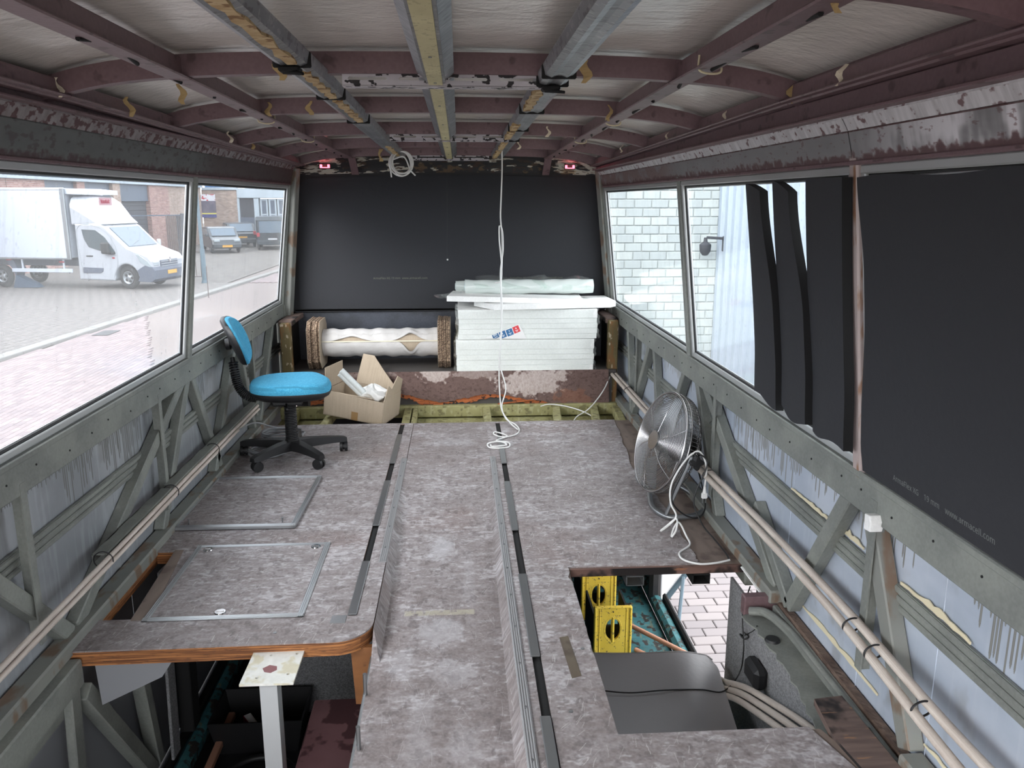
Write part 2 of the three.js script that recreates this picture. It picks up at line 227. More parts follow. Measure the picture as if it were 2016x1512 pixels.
const T_poster = colorTex(128, 256, 1, 1, (u, v) => { if (v < 0.14) return [44, 52, 130]; if (v < 0.2) return [222, 214, 96]; if (v > 0.72) { const t = fbm(u, v, 6, 12, 2, 3); return t > 0.6 ? [206, 60, 70] : [232, 232, 238]; } return mix3([62, 58, 82], [128, 116, 132], fbm(u, v, 4, 6, 3, 3)); });
const R_dust = grayTex(512, 512, 1.6, 1.6, (u, v) => { const streak = fbm(u, v, 90, 3, 4, 5), blot = fbm(u, v, 5, 5, 5, 9), dots = fbm(u, v, 120, 120, 2, 19); return 0.955 - 0.10 * ss(0.45, 0.75, blot) - 0.09 * ss(0.55, 0.75, streak) - 0.12 * ss(0.72, 0.8, dots); });

T_rust.offset.set(0.5024, 0); T_skinL.wrapT = T_skinR.wrapT = THREE.ClampToEdgeWrapping;
// ---------------------------------------------------------------- materials
const T_tanPost = colorTex(256, 512, 0.3, 0.8, (u, v) => { let c = mix3([168, 152, 148], [190, 176, 172], fbm(u, v, 6, 8, 4, 3)); return mix3(c, [132, 88, 58], 0.8 * ss(0.6, 0.72, fbm(u, v, 8, 5, 5, 9))); });
const M = {
  frame: std({ color: 0xb4b6b6, roughness: 0.42, metalness: 0.35 }), trim: std({ color: 0xaeaeb0, roughness: 0.42, metalness: 0.4 }),
  tanPost: std({ map: T_tanPost, roughness: 0.6 }),
  floor: std({ map: T_floor, color: 0xf6f8f8, roughness: 0.62, bumpMap: bumpFine, bumpScale: 0.0012 }),
  aisle: std({ map: T_aisle, color: 0xf6f8f8, roughness: 0.6, bumpMap: bumpFine, bumpScale: 0.0012 }),
  woodEdge: std({ map: T_woodEdge, roughness: 0.75 }), brown: std({ map: T_brownPanel, roughness: 0.7 }), darkWood: std({ map: T_darkWood, roughness: 0.85 }), plank: std({ map: T_plank, roughness: 0.8 }),
  grey: std({ map: T_grey, roughness: 0.55, bumpMap: bumpFine, bumpScale: 0.0006 }), greyRust: std({ map: T_greyRust, roughness: 0.6 }),
  maroon: std({ map: T_maroon, roughness: 0.5, bumpMap: bumpFine, bumpScale: 0.0005 }),
  headR: std({ map: T_headR, roughness: 0.6 }), headL: std({ map: T_headL, roughness: 0.6 }), rustStrip: std({ map: T_rustStrip, roughness: 0.7 }), whiteStrip: std({ map: T_whiteStrip, roughness: 0.7 }),
  roof: phys({ map: T_roof, roughness: 0.26, ior: 1.9, bumpMap: B_roof, bumpScale: 0.012 }),
  skinR: std({ map: T_skinR, roughness: 0.45, metalness: 0.15, bumpMap: bumpMid, bumpScale: 0.003 }), skinL: std({ map: T_skinL, roughness: 0.45, metalness: 0.15, bumpMap: bumpMid, bumpScale: 0.003 }),
  alu: std({ map: T_alu, roughness: 0.38, metalness: 0.75 }), aluClean: std({ color: 0xb9bcbf, roughness: 0.32, metalness: 0.85 }), rail: std({ map: T_rail, roughness: 0.36, metalness: 0.45 }),
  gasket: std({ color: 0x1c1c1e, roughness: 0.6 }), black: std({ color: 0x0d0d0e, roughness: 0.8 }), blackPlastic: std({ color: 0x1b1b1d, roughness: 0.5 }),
  foam: std({ color: 0x2b2c30, roughness: 0.85, bumpMap: bumpFine, bumpScale: 0.0006 }), foamEdge: std({ color: 0x121213, roughness: 0.95 }),
  olive: std({ map: T_olive, roughness: 0.7 }), olivePost: std({ map: T_olivePost, roughness: 0.75 }), rust: std({ map: T_rust, roughness: 0.85, bumpMap: bumpFine, bumpScale: 0.003 }), orangeWood: std({ map: T_orangeWood, roughness: 0.85, bumpMap: bumpFine, bumpScale: 0.004 }),
  shelf: std({ color: 0x4a4644, roughness: 0.7, bumpMap: bumpMid, bumpScale: 0.002 }), rearBoard: std({ map: paint([52, 55, 62], [66, 70, 80], 9), roughness: 0.45 }), peel: std({ map: T_peel, roughness: 0.75 }),
  card: std({ map: T_card, roughness: 0.85 }), cardEdge: std({ map: T_cardEdge, roughness: 0.95 }), tape: std({ color: 0x9a7a52, roughness: 0.4 }),
  wrap: std({ color: 0xcfccca, roughness: 0.75, bumpMap: bumpFine, bumpScale: 0.0015 }), eps: std({ map: T_white, roughness: 0.75, bumpMap: B_bead, bumpScale: 0.0008 }),
  film: phys({ color: 0xfcfefd, transmission: 0.97, thickness: 0, roughness: 0.1, ior: 1.4 }), filmRoll: phys({ color: 0xccd4d0, roughness: 0.14, clearcoat: 1, clearcoatRoughness: 0.15 }), rollEnd: std({ color: 0xb9c6c6, roughness: 0.4 }),
  cableW: std({ color: 0xe6e6e4, roughness: 0.5 }), cableG: std({ color: 0x8d8f92, roughness: 0.5 }), cableB: std({ color: 0x151516, roughness: 0.45 }), conduit: std({ map: paint([190, 178, 168], [210, 200, 190], 2), roughness: 0.45 }),
  blue: std({ map: T_blue, roughness: 0.95, bumpMap: bumpFine, bumpScale: 0.002 }), chrome: std({ color: 0xb6b4b4, roughness: 0.2, metalness: 1 }), steel: std({ color: 0x8e9092, roughness: 0.35, metalness: 0.8 }),
  greyPlastic: std({ color: 0xa9a7a9, roughness: 0.42, bumpMap: bumpFine, bumpScale: 0.0004 }), felt: std({ map: T_felt, roughness: 1 }),
  teal: std({ map: T_teal, roughness: 0.6 }), purple: std({ map: T_purple, roughness: 0.55 }), galv: std({ map: T_galv, roughness: 0.55 }), postWhite: std({ color: 0xc4c8ca, roughness: 0.4, metalness: 0.3 }), yellow: std({ map: T_yellow, roughness: 0.5 }), stick: std({ color: 0xb98a72, roughness: 0.7 }),
  glassClear: phys({ color: 0xf4f9fa, transmission: 1, transmissionMap: R_dust, thickness: 0, roughness: 0.1, ior: 1.5 }),
  glass: phys({ color: 0xf2f7fb, transmission: 1, transmissionMap: R_dust, thickness: 0, roughness: 0.23, ior: 1.5 }),
  foamY: std({ map: T_foamY, roughness: 0.8 }), stripC: std({ map: T_stripC, roughness: 0.7 }), slotPlate: std({ map: T_slot, roughness: 0.6 }), tapeY: std({ color: 0xb39a6c, roughness: 0.8, side: THREE.DoubleSide }), tapePale: std({ color: 0xd8cdb8, roughness: 0.8, side: THREE.DoubleSide }),
  sealant: std({ color: 0xd8cdae, roughness: 0.8 }), underGrey: std({ color: 0x8a8c90, roughness: 0.55 }), paper: std({ color: 0xe9e9e6, roughness: 0.8, side: THREE.DoubleSide }),
  white: std({ color: 0xd6dade, roughness: 0.35 }), vanWhite: phys({ color: 0xc4cad2, roughness: 0.3, clearcoat: 0.6, clearcoatRoughness: 0.1 }), boxWhite: std({ color: 0xc2cad6, roughness: 0.45 }), vanGlass: phys({ color: 0x46545a, roughness: 0.06, clearcoat: 1 }), screenGlass: phys({ color: 0x4d6070, roughness: 0.08 }), tyre: std({ color: 0x2c2c2e, roughness: 0.85 }), bumper: std({ color: 0x4c5464, roughness: 0.6 }), plate: std({ color: 0xd8a032, roughness: 0.5 }), rim: std({ color: 0x9ea4a8, roughness: 0.35, metalness: 0.6 }),
  carDark: phys({ color: 0x1d2a33, roughness: 0.4, clearcoat: 0.3, clearcoatRoughness: 0.1 }), redLamp: std({ color: 0xa02834, roughness: 0.3 }), lamp: phys({ color: 0x98a4aa, roughness: 0.1, clearcoat: 1 }),
  brickFar: std({ map: T_brickFar, roughness: 0.9 }), brickPale: std({ map: T_brickPale, roughness: 0.9 }), facadeDark: std({ color: 0x4a5666, roughness: 0.5 }), facadeDoor: std({ color: 0x31343d, roughness: 0.7 }), blueRoof: std({ color: 0x4f8fc8, roughness: 0.5 }), facadeWhite: std({ color: 0xa9b6bf, roughness: 0.7 }),
  poster: std({ map: T_poster, roughness: 0.6 }), lampPost: std({ color: 0x566c78, roughness: 0.5 }), railing: std({ color: 0x5a4c48, roughness: 0.6 }),
  road: std({ map: T_paveFar, roughness: 0.9 }), kerb: std({ color: 0x94938f, roughness: 0.85, bumpMap: bumpMid, bumpScale: 0.004 }), ground: std({ color: 0x5c5854, roughness: 0.95 }),
  whiteWall: std({ color: 0x8b9496, roughness: 0.85 }), joint: std({ color: 0xa9b0b0, roughness: 0.9 }), corr: std({ color: 0x98a4b2, roughness: 0.5, metalness: 0.2 }),
};
for (const k of ['white', 'vanWhite', 'boxWhite', 'vanGlass', 'screenGlass', 'tyre', 'bumper', 'plate', 'rim', 'carDark', 'redLamp', 'lamp', 'brickFar', 'brickPale', 'facadeDark', 'facadeDoor', 'blueRoof', 'facadeWhite', 'poster', 'lampPost', 'railing', 'road', 'kerb', 'ground']) M[k].color.multiplyScalar(0.74);
for (const k of ['road', 'kerb']) M[k].color.multiplyScalar(0.78);
for (const k of ['vanWhite', 'white']) M[k].color.multiplyScalar(0.74);
const dup = (m, o) => Object.assign(m.clone(), o);

// ---------------------------------------------------------------- lofts
function loft(rings, { closed = true, caps = true, smooth = false, uv } = {}) {
  const n = rings[0].length, pos = [], uvs = [], tri = (a, b, c) => { pos.push(...a, ...b, ...c); };
  const m = closed ? n : n - 1;
  for (let i = 0; i + 1 < rings.length; i++) for (let j = 0; j < m; j++) {
    const k = (j + 1) % n, A = rings[i], B = rings[i + 1]; tri(A[j], A[k], B[k]); tri(A[j], B[k], B[j]);
    if (uv) { const f = (q, w) => uvs.push(...uv(q, w)); f(i, j); f(i, j + 1); f(i + 1, j + 1); f(i, j); f(i + 1, j + 1); f(i + 1, j); }
  }
  if (caps && closed && !uv) for (const [r, flip] of [[rings[0], true], [rings[rings.length - 1], false]]) for (let j = 1; j + 1 < n; j++) flip ? tri(r[0], r[j + 1], r[j]) : tri(r[0], r[j], r[j + 1]);
  let g = new THREE.BufferGeometry(); g.setAttribute('position', new THREE.Float32BufferAttribute(pos, 3));
  if (uv) g.setAttribute('uv', new THREE.Float32BufferAttribute(uvs, 2));
  g.computeVertexNormals();
  if (smooth) {
    const map = new Map(), P = g.attributes.position, N = g.attributes.normal, key = (i) => [P.getX(i), P.getY(i), P.getZ(i)].map((x) => x.toFixed(4)).join();
    for (let i = 0; i < P.count; i++) { const k = key(i); (map.get(k) || map.set(k, []).get(k)).push(i); }
    const out = new Float32Array(P.count * 3), nv = (i) => V(N.getX(i), N.getY(i), N.getZ(i));
    for (const l of map.values()) for (const i of l) { const a = nv(i), s = V(0, 0, 0); for (const j of l) { const b = nv(j); if (a.dot(b) > (smooth === true ? 0.5 : smooth)) s.add(b); } s.normalize(); out.set([s.x, s.y, s.z], i * 3); }
    g.setAttribute('normal', new THREE.BufferAttribute(out, 3));
  }
  return g;
}
// a sheet with thickness; f(u,v) -> point, th along dir
function sheet(f, nu, nv, th, dir = [0, 1, 0], smooth = true) {
  const top = [], bot = []; for (let i = 0; i <= nu; i++) { const a = [], b = []; for (let j = 0; j <= nv; j++) { const p = f(i / nu, j / nv); a.push(p); b.push([p[0] + dir[0] * th, p[1] + dir[1] * th, p[2] + dir[2] * th]); } top.push(a.concat(b.reverse())); }
  const ends = [top[0], top[nu]].map((r) => loft([r.slice(0, nv + 1), r.slice(nv + 1).reverse()], { closed: false, caps: false }));
  return join([loft(top, { closed: true, caps: false, smooth: smooth ? 0.6 : false }), ...ends]);
}

// ---------------------------------------------------------------- ceiling: sheets, bows and longitudinal beams
const XC = -0.062, yBow = (x, z) => { const d = x - XC; return 1.715 - 0.02 * d * d - 0.045 * d ** 6 - 0.011 * Math.max(0, -z - 2.36); };
const BOWS = [1.3, 0.4, -0.5, -1.37, -2.36, -3.25, -4.14, -5.0, -5.72];
const ceiling = structure('ceiling');
{
  const zs = [1.5, ...BOWS.slice(1, -1), -5.85];
  for (let i = 0; i + 1 < zs.length; i++) { const k = rnd() * 6; wput(ceiling, 'roof_panel', sheet((u, v) => { const z = zs[i] + (zs[i + 1] - zs[i]) * u, x = -1.19 + 2.23 * v; return [x, yBow(x, z) + 0.07 + 0.006 * Math.sin(x * 5 + k) * Math.sin(Math.PI * u), z]; }, 8, 40, 0.006), M.roof); }
  for (const z of BOWS) {
    const rings = []; for (let i = 0; i <= 40; i++) { const x = -1.13 + 2.12 * i / 40, y = yBow(x, z); rings.push([[x, y, z - 0.018], [x, y, z + 0.022], [x, y + 0.056, z + 0.022], [x, y + 0.056, z - 0.018]]); }
    wput(ceiling, 'roof_bow', loft(rings, { smooth: 0.8 }), M.maroon);
  }
  const along = (x, w, h, dy) => [bar([x, yBow(x, -2.36) + h / 2 + dy, 1.45], [x, yBow(x, -2.36) + h / 2 + dy, -2.36], w, h, 0.004), bar([x, yBow(x, -2.36) + h / 2 + dy, -2.36], [x, yBow(x, -5.78) + h / 2 + dy, -5.78], w, h, 0.004)];
  for (const [x, w, h] of [[-1.07, 0.036, 0.052], [-0.752, 0.046, 0.054], [0.628, 0.046, 0.054], [0.948, 0.036, 0.052]]) {
    wput(ceiling, 'roof_beam', along(x, w, h, -0.003).concat(along(x + (x < 0 ? 0.026 : -0.026), 0.03, 0.007, -0.006)), M.maroon);
  }
  // bolts and holes on the beams
  const bolts = []; for (let z = -5.5; z < -1; z += 0.31) for (const x of [-0.752, 0.628]) bolts.push(rod([x + rr(-0.01, 0.01), yBow(x, z) + 0.002, z + rr(-0.1, 0.1)], [x, yBow(x, z) - 0.006, z], 0.006, 0.005, 8));
  wput(ceiling, 'bolts', bolts, M.black, { kind: 'stuff' });
  // slotted plates under three bows
  for (const [z, x0, x1, n] of [[-2.37, -0.31, 0.235, 4], [-4.16, -0.33, 0.25, 4], [-5.74, -0.31, 0.21, 2]]) {
    const y = yBow(-0.05, z) - 0.030, w = (x1 - x0) / n, holes = [];
    for (let i = 0; i < n; i++) { const a = x0 + w * i + w * 0.14, b = x0 + w * (i + 1) - w * 0.14; holes.push([[a, 0.014], [b, 0.014], [b + 0.004, 0.018], [b, 0.022], [a, 0.022], [a - 0.004, 0.018]]); }
    wput(ceiling, 'slotted_plate', [slab([[x0, 0], [x1, 0], [x1, 0.036], [x0, 0.036]], holes, 0.004).translate(0, y, z + 0.016), bx(x0, x1, y - 0.003, y + 0.001, z - 0.02, z + 0.02)], M.slotPlate);
  }
  // remnants of adhesive tape hanging on the bows and beams
  const tag = (x, y, z, L, w, lean, m) => { const rings = []; for (let i = 0; i <= 6; i++) { const t = i / 6, yy = y - L * t, xx = x + lean * t * t + 0.008 * Math.sin(t * 7 + x * 9), ww = w * (0.7 + 0.3 * Math.cos(t * 5 + z)); rings.push([[xx - ww / 2, yy, z + 0.004 * Math.sin(t * 9)], [xx + ww / 2, yy, z], [xx + ww / 2, yy, z + 0.0015], [xx - ww / 2, yy, z + 0.0015 + 0.004 * Math.sin(t * 9)]]); } wput(ceiling, 'tape_remnant', loft(rings), m); };
  const P = [[-0.47, -2.335, 0.06, 0.03, 0, 0], [-0.7, -3.225, 0.05, 0.02, 0, 0], [-0.55, -3.225, 0.05, 0.022, 0, 0], [-0.85, -2.7, 0.06, 0.022, 0.01, 0], [-1.03, -2.75, 0.06, 0.02, 0.012, 0], [-1.03, -4.3, 0.05, 0.018, 0.01, 0], [0.35, -2.335, 0.06, 0.03, 0, 0], [0.58, -3.225, 0.06, 0.016, 0, 0], [0.92, -2.0, 0.05, 0.016, -0.02, 1], [0.93, -2.9, 0.045, 0.012, -0.01, 1], [0.93, -3.7, 0.045, 0.01, -0.02, 1], [0.9, -4.6, 0.04, 0.01, -0.01, 1], [0.44, -4.11, 0.05, 0.018, 0, 1], [0.36, -4.97, 0.05, 0.018, 0, 1], [-0.52, -5.69, 0.08, 0.03, 0, 0], [-0.42, -4.11, 0.05, 0.02, 0, 0], [0.63, -1.41, 0.06, 0.03, 0, 0], [0.93, -2.33, 0.05, 0.02, 0, 0], [-1.05, -2.33, 0.05, 0.016, 0.01, 1], [-1.03, -3.9, 0.05, 0.016, 0.01, 1]];
  for (const [x, z, L, w, lean, k] of P) tag(x, yBow(x, z) + 0.042, z, L, w, lean, k ? M.tapePale : M.tapeY);
  const hook = (x, z) => wput(ceiling, 'cable_hook', tube([[x - 0.03, yBow(x, z) + 0.03, z], [x - 0.028, yBow(x, z) - 0.006, z], [x + 0.028, yBow(x, z) - 0.008, z - 0.01], [x + 0.03, yBow(x, z) + 0.02, z - 0.02]], 0.003, 24, 6), M.sealant);
  for (const [x, z] of [[-0.752, -3.4], [-0.752, -4.3], [0.628, -2.1], [0.628, -3.4], [0.628, -4.3]]) hook(x, z);
}
// three channels under the bows
function channel(x, label, kind) {
  const z0 = -5.62, z1 = 1.0, y = 1.688, t = thing('ceiling_channel', label, 'rail', [x, y, -2.5], 0), dz = -2.5, fall = (z) => -0.011 * Math.max(0, -z - 2.36);
  const prof = kind ? [[-0.05, 0.03], [-0.026, 0.012], [-0.026, 0.004], [0.026, 0.004], [0.026, 0.012], [0.05, 0.03], [0.05, 0.034], [-0.05, 0.034]] : [[-0.042, 0.03], [-0.036, 0.006], [-0.02, 0], [-0.006, 0.004], [0.006, 0.004], [0.02, 0], [0.036, 0.006], [0.042, 0.03], [0.042, 0.034], [-0.042, 0.034]];
  const ring = (z) => prof.map(([a, b]) => [a, b + fall(z), z - dz]);
  put(t, 'channel_body', loft([ring(z1), ring(-2.36), ring(z0)]), M.rail);
  if (kind) { const f = (z) => [[-0.019, -0.001], [0.019, -0.001], [0.019, 0.005], [-0.019, 0.005]].map(([a, b]) => [a, b + fall(z), z - dz]); put(t, 'cover_strip', loft([f(z1), f(-2.36), f(z0)]), M.stripC); for (const z of [-5.2, -4.6, -4.0, -3.4, -2.8, -2.3, -1.9]) put(t, 'screw', rod([0, -0.003 + fall(z), z - dz], [0, 0.002 + fall(z), z - dz], 0.004, 0.004, 8), M.steel); } else {
    const segs = x < 0 ? [[-1.2, -2.0, 0.012], [-2.15, -2.62, 0.012], [-2.7, -3.3, 0.014], [-4.6, -5.3, 0.012]] : [[-2.42, -2.9, -0.026], [-3.4, -3.62, -0.026], [-3.7, -4.05, -0.026], [-4.3, -4.75, -0.024], [-4.9, -5.5, -0.024]];
    for (const [a, b, o] of segs) { const n = 14, rings = []; for (let i = 0; i <= n; i++) { const z = a + (b - a) * i / n, w = 0.013 + 0.004 * Math.sin(i * 2.1 + x * 30) + 0.002 * Math.sin(i * 5), h = -0.004 - 0.002 * Math.sin(i * 3.3); rings.push([[o - w, 0.008, z - dz], [o - w, h, z - dz], [o + w, h + 0.001, z - dz], [o + w, 0.008, z - dz]].map((p) => [p[0], p[1] + fall(z), p[2]])); } put(t, 'foam_strip', loft(rings, { smooth: 0.6 }), M.foamY); }
    for (const z of x < 0 ? [-2.06, -2.66, -3.36] : [-2.2, -2.35, -3.0, -3.66, -4.2]) put(t, 'clip', [bx(-0.045, 0.045, -0.003, 0.034, -0.005, 0.005, 0.003).translate(0, fall(z), z - dz), ...(z === -2.35 || z === -2.06 ? [bx(-0.03, 0.02, -0.014, 0, -0.025, 0.02, 0.004).translate(0, fall(z), z - dz), rod([-0.02, -0.012 + fall(z), z - dz], [0.03, -0.02 + fall(z), z - dz + 0.03], 0.006, 0.004, 8)] : [])], M.black);
  }
  return t;
}
channel(-0.387, 'left stained metal channel under the roof bows with flaking yellow foam', 0);
channel(-0.058, 'middle metal channel under the roof bows with a straight pale yellow strip', 1);
channel(0.262, 'right battered metal channel under the roof bows, white cable hanging from it', 0);

// ---------------------------------------------------------------- side walls and windows
const ZR = -5.82, ZF = 0.35;
const WL = { s: -1, xs: -1.25, ys: 0.672, xt: -1.146, yt: 1.493, hx: -1.12, hy: 1.585, rx: -1.1, ry: 1.622, cy: 1.672, posts: [ZF, -1.82, -3.77, ZR], head: M.headL, strip: M.rustStrip, skin: M.skinL };
const WR = { s: 1, xs: 1.1, ys: 0.648, xt: 1.006, yt: 1.48, hx: 0.986, hy: 1.552, rx: 0.967, ry: 1.585, cy: 1.645, posts: [ZF, -0.38, -2.09, -3.8, ZR], head: M.headR, strip: M.whiteStrip, skin: M.skinR };
function quadStrip(a, b, z0, z1, out, mat, parent, name) {   // slanted band between (x,y) a and b, from z0 to z1, with thickness outwards
  const d = V(b[0] - a[0], b[1] - a[1], 0), L = d.length(), n = 12, r = []; const o = out;
  for (let i = 0; i <= n; i++) { const z = z0 + (z1 - z0) * i / n; r.push([[a[0], a[1], z], [b[0], b[1], z]]); }
  const face = loft(r, { closed: false, caps: false, uv: (i, j) => [5.9 + z0 + (z1 - z0) * i / n, j * L] });
  const back = loft(r.map((q) => q.map((p) => [p[0] + o, p[1], p[2]])), { closed: false, caps: false, uv: (i, j) => [5.9 + z0 + (z1 - z0) * i / n, j * L] });
  const lips = [bx(a[0], a[0] + o, a[1] - 0.001, a[1] + 0.004, z0, z1), bx(b[0], b[0] + o, b[1] - 0.004, b[1], z0, z1), bx(Math.min(a[0], b[0]), Math.min(a[0], b[0]) + o, a[1], b[1], z0 - 0.001, z0)].map(uvBox);
  wput(parent, name, [face, back, ...lips.slice(0, 2)], mat, { keepUv: true });
}
let windowCount = 0;
const winName = () => 'window_' + (++windowCount);
const wallGroups = {};
for (const [name, W] of [['wall_left', WL], ['wall_right', WR]]) {
  const s = W.s, wall = structure(name); wallGroups[name] = wall;
  const xAt = (y) => W.xs + (W.xt - W.xs) * (y - W.ys) / (W.yt - W.ys);
  wput(wall, 'sill_beam', [bx(W.xs - s * 0.004, W.xs + s * 0.05, W.ys - 0.108, W.ys, ZR, ZF, 0.005), bx(W.xs - s * 0.008, W.xs, W.ys - 0.016, W.ys + 0.004, ZR, ZF, 0.003)], M.grey);
  const bolts = []; for (let z = -5.6; z < -1; z += 0.17) { const yy = W.ys - 0.055 + rr(-0.012, 0.012), zz = z + rr(-0.03, 0.03); bolts.push(rod([W.xs - s * 0.0062, yy, zz], [W.xs, yy, zz], 0.0032, 0.0032, 10)); }
  wput(wall, 'bolt_holes', bolts, M.black, { kind: 'stuff' });
  // posts
  for (const z of W.posts) { const d = z === ZR || z === ZF ? 0.06 : 0.044; wput(wall, 'window_post', bar([W.xs + s * 0.016, W.ys - 0.02, z], [W.xt + s * 0.016, W.yt + 0.03, z], d, 0.04, 0.005, [1, 0, 0]), s > 0 && z === -2.09 ? M.tanPost : M.grey); }
  // header bands with a seam at each post, slanted strip above, cant rail
  const ps = W.posts; for (let i = 0; i + 1 < ps.length; i++) {
    quadStrip([W.xt, W.yt], [W.hx, W.hy], ps[i + 1] + 0.002, ps[i] - 0.002, s * 0.03, W.head, wall, 'header_panel');
    quadStrip([W.hx, W.hy], [W.rx, W.ry], ps[i + 1] + 0.002, ps[i] - 0.002, s * 0.03, W.strip, wall, 'slanted_strip');
  }
  wput(wall, 'header_lip', [bx(W.xt - s * 0.004, W.xt + s * 0.03, W.yt - 0.012, W.yt, ZR, ZF, 0.003)], M.maroon);
  wput(wall, 'cant_rail', [bar([W.rx + s * 0.02, (W.ry + W.cy) / 2, ZF], [W.rx + s * 0.02, (W.ry + W.cy) / 2, -2.36], 0.05, W.cy - W.ry, 0.004), bar([W.rx + s * 0.02, (W.ry + W.cy) / 2, -2.36], [W.rx + s * 0.02, (W.ry + W.cy) / 2 - 0.012, ZR], 0.05, W.cy - W.ry, 0.004), bar([W.rx - s * 0.008, W.ry + 0.004, ZF], [W.rx - s * 0.008, W.ry + 0.004, ZR], 0.05, 0.008, 0.002)], M.maroon);
  wput(wall, 'roof_edge', [bx(W.rx, W.xs + s * 0.06, W.cy - 0.02, W.cy + 0.09, ZR - 0.2, 1.5, 0.01)], M.maroon);
  // windows: outer frame, rubber, pane
  for (let i = 0; i + 1 < ps.length; i++) {
    const z1 = ps[i] - 0.024, z0 = ps[i + 1] + (ps[i + 1] === ZR ? 0.03 : 0.024), y0 = W.ys + 0.004, y1 = W.yt - 0.012, o = s * 0.02;
    const win = structure(winName());
    const fr = (m, inset, w, dep, off, nm) => { const a = y0 + inset, b = y1 - inset, q = [xAt(a) + o + off, a], p = [xAt(b) + o + off, b]; wput(win, nm, [bar([q[0], q[1] + w / 2, z0 + inset], [q[0], q[1] + w / 2, z1 - inset], dep, w, 0.003), bar([p[0], p[1] - w / 2, z0 + inset], [p[0], p[1] - w / 2, z1 - inset], dep, w, 0.003), bar([q[0], q[1], z0 + inset + w / 2], [p[0], p[1], z0 + inset + w / 2], w, dep, 0.003, [1, 0, 0]), bar([q[0], q[1], z1 - inset - w / 2], [p[0], p[1], z1 - inset - w / 2], w, dep, 0.003, [1, 0, 0])], m); };
    fr(M.frame, 0, 0.022, 0.024, 0, 'window_frame'); fr(M.gasket, 0.02, 0.008, 0.012, s * 0.004, 'gasket'); fr(M.aluClean, 0.026, 0.008, 0.008, s * 0.008, 'inner_trim');
    const a = y0 + 0.028, b = y1 - 0.028;
    const pane = loft([[[xAt(a) + o + s * 0.008, a, z0 + 0.028], [xAt(b) + o + s * 0.008, b, z0 + 0.028]], [[xAt(a) + o + s * 0.008, a, z1 - 0.028], [xAt(b) + o + s * 0.008, b, z1 - 0.028]]], { closed: false, caps: false, uv: (q, w) => [q ? z1 : z0, w ? b : a] });
    wput(win, 'pane', pane, s < 0 ? M.glass : M.glassClear, { keepUv: true });
  }
  // skin sheets with seams, above the floor
  const seams = s < 0 ? [ZR, -5.0, -4.35, -3.55, -2.95, -2.1, -1.2, ZF] : [ZR, -4.95, -4.1, -3.55, -2.62, -2.08, -1.72, -0.9, ZF];
  for (let i = 0; i + 1 < seams.length; i++) for (const [a, b, e] of [[-0.06, 0.345, 0], [0.345, W.ys - 0.05, 0.003]]) wput(wall, 'skin_panel', bx(W.xs + s * (0.05 + e), W.xs + s * (0.055 + e), a + 0.002, b - 0.002, seams[i] + 0.0015, seams[i + 1] - 0.0015), W.skin);
  wput(wall, 'belt_rail', [0.335, 0.358, 0.381].map((y) => bx(W.xs + s * 0.035, W.xs + s * 0.05, y - 0.009, y + 0.009, ZR, ZF, 0.004)).concat([bx(W.xs + s * 0.042, W.xs + s * 0.05, 0.325, 0.392, ZR, ZF)]), M.grey);
  for (const [a, c] of s < 0 ? [[ZR, ZF]] : [[ZR, -2.58], [-1.72, ZF]]) wput(wall, 'floor_rail', bx(W.xs - s * 0.02, W.xs + s * 0.045, -0.02, 0.03, a, c, 0.006), M.greyRust);
  // truss members in the plane of the wall: (z,y) to (z,y)
  const mem = s < 0
    ? [[-3.72, 0.6, -2.5, 0.02, 0.05], [-3.77, 0.6, -3.3, 0.02, 0.05], [-3.8, 0.6, -4.15, 0.02, 0.046], [-4.58, 0.6, -4.05, 0.02, 0.046], [-4.66, 0.6, -4.88, 0.02, 0.04], [-5.55, 0.6, -5.02, 0.02, 0.046], [-1.86, 0.62, -2.46, 0.02, 0.055], [-1.8, 0.6, -1.45, 0.02, 0.05]]
    : [[-3.72, 0.6, -3.3, 0.02, 0.046], [-3.64, 0.6, -2.62, 0.02, 0.05], [-3.86, 0.6, -4.3, 0.02, 0.046], [-4.62, 0.6, -5.1, 0.02, 0.046], [-4.57, 0.6, -4.36, 0.02, 0.042], [-2.12, 0.6, -2.5, 0.02, 0.055], [-2.06, 0.6, -1.74, 0.02, 0.058], [-0.9, 0.6, -1.36, 0.02, 0.05], [-2.86, 0.25, -2.5, 0.02, 0.046], [-5.3, 0.6, -5.12, 0.02, 0.04]];
  for (const [za, ya, zb, yb, w] of mem) wput(wall, 'truss_strut', bar([W.xs + s * 0.027, ya, za], [W.xs + s * 0.027, yb, zb], w, 0.044, 0.004, [1, 0, 0]), s > 0 && Math.abs(za + 2.06) < 0.01 ? M.greyRust : M.grey);
  for (const z of s < 0 ? [-3.35, -2.27, -4.9] : [-3.36, -1.98, -4.95]) wput(wall, 'angle_strip', [bx(W.xs - s * 0.004, W.xs + s * 0.03, 0.1, 0.6, z - 0.003, z + 0.003), bx(W.xs - s * 0.005, W.xs, 0.1, 0.6, z - 0.016, z + 0.016)], M.grey);
  // sealant smears on the right skin
  if (s > 0) for (const [z0, z1, y, h] of [[-2.62, -2.28, 0.40, 0.018], [-2.26, -2.1, 0.405, 0.022], [-1.9, -1.6, 0.40, 0.02], [-2.5, -1.95, 0.036, 0.02], [-1.72, -1.45, 0.05, 0.016]]) { const pts = [], lo = []; for (let i = 0; i <= 14; i++) { const z = z0 + (z1 - z0) * i / 14; pts.push([z, y + h * (0.35 + 0.65 * rnd()) * Math.sin(Math.PI * (0.08 + 0.84 * i / 14))]); lo.unshift([z, y - 0.004 * rnd()]); } wput(wall, 'sealant_smear', side(pts.concat(lo), [], W.xs + 0.044, 0.003), M.sealant); }
}
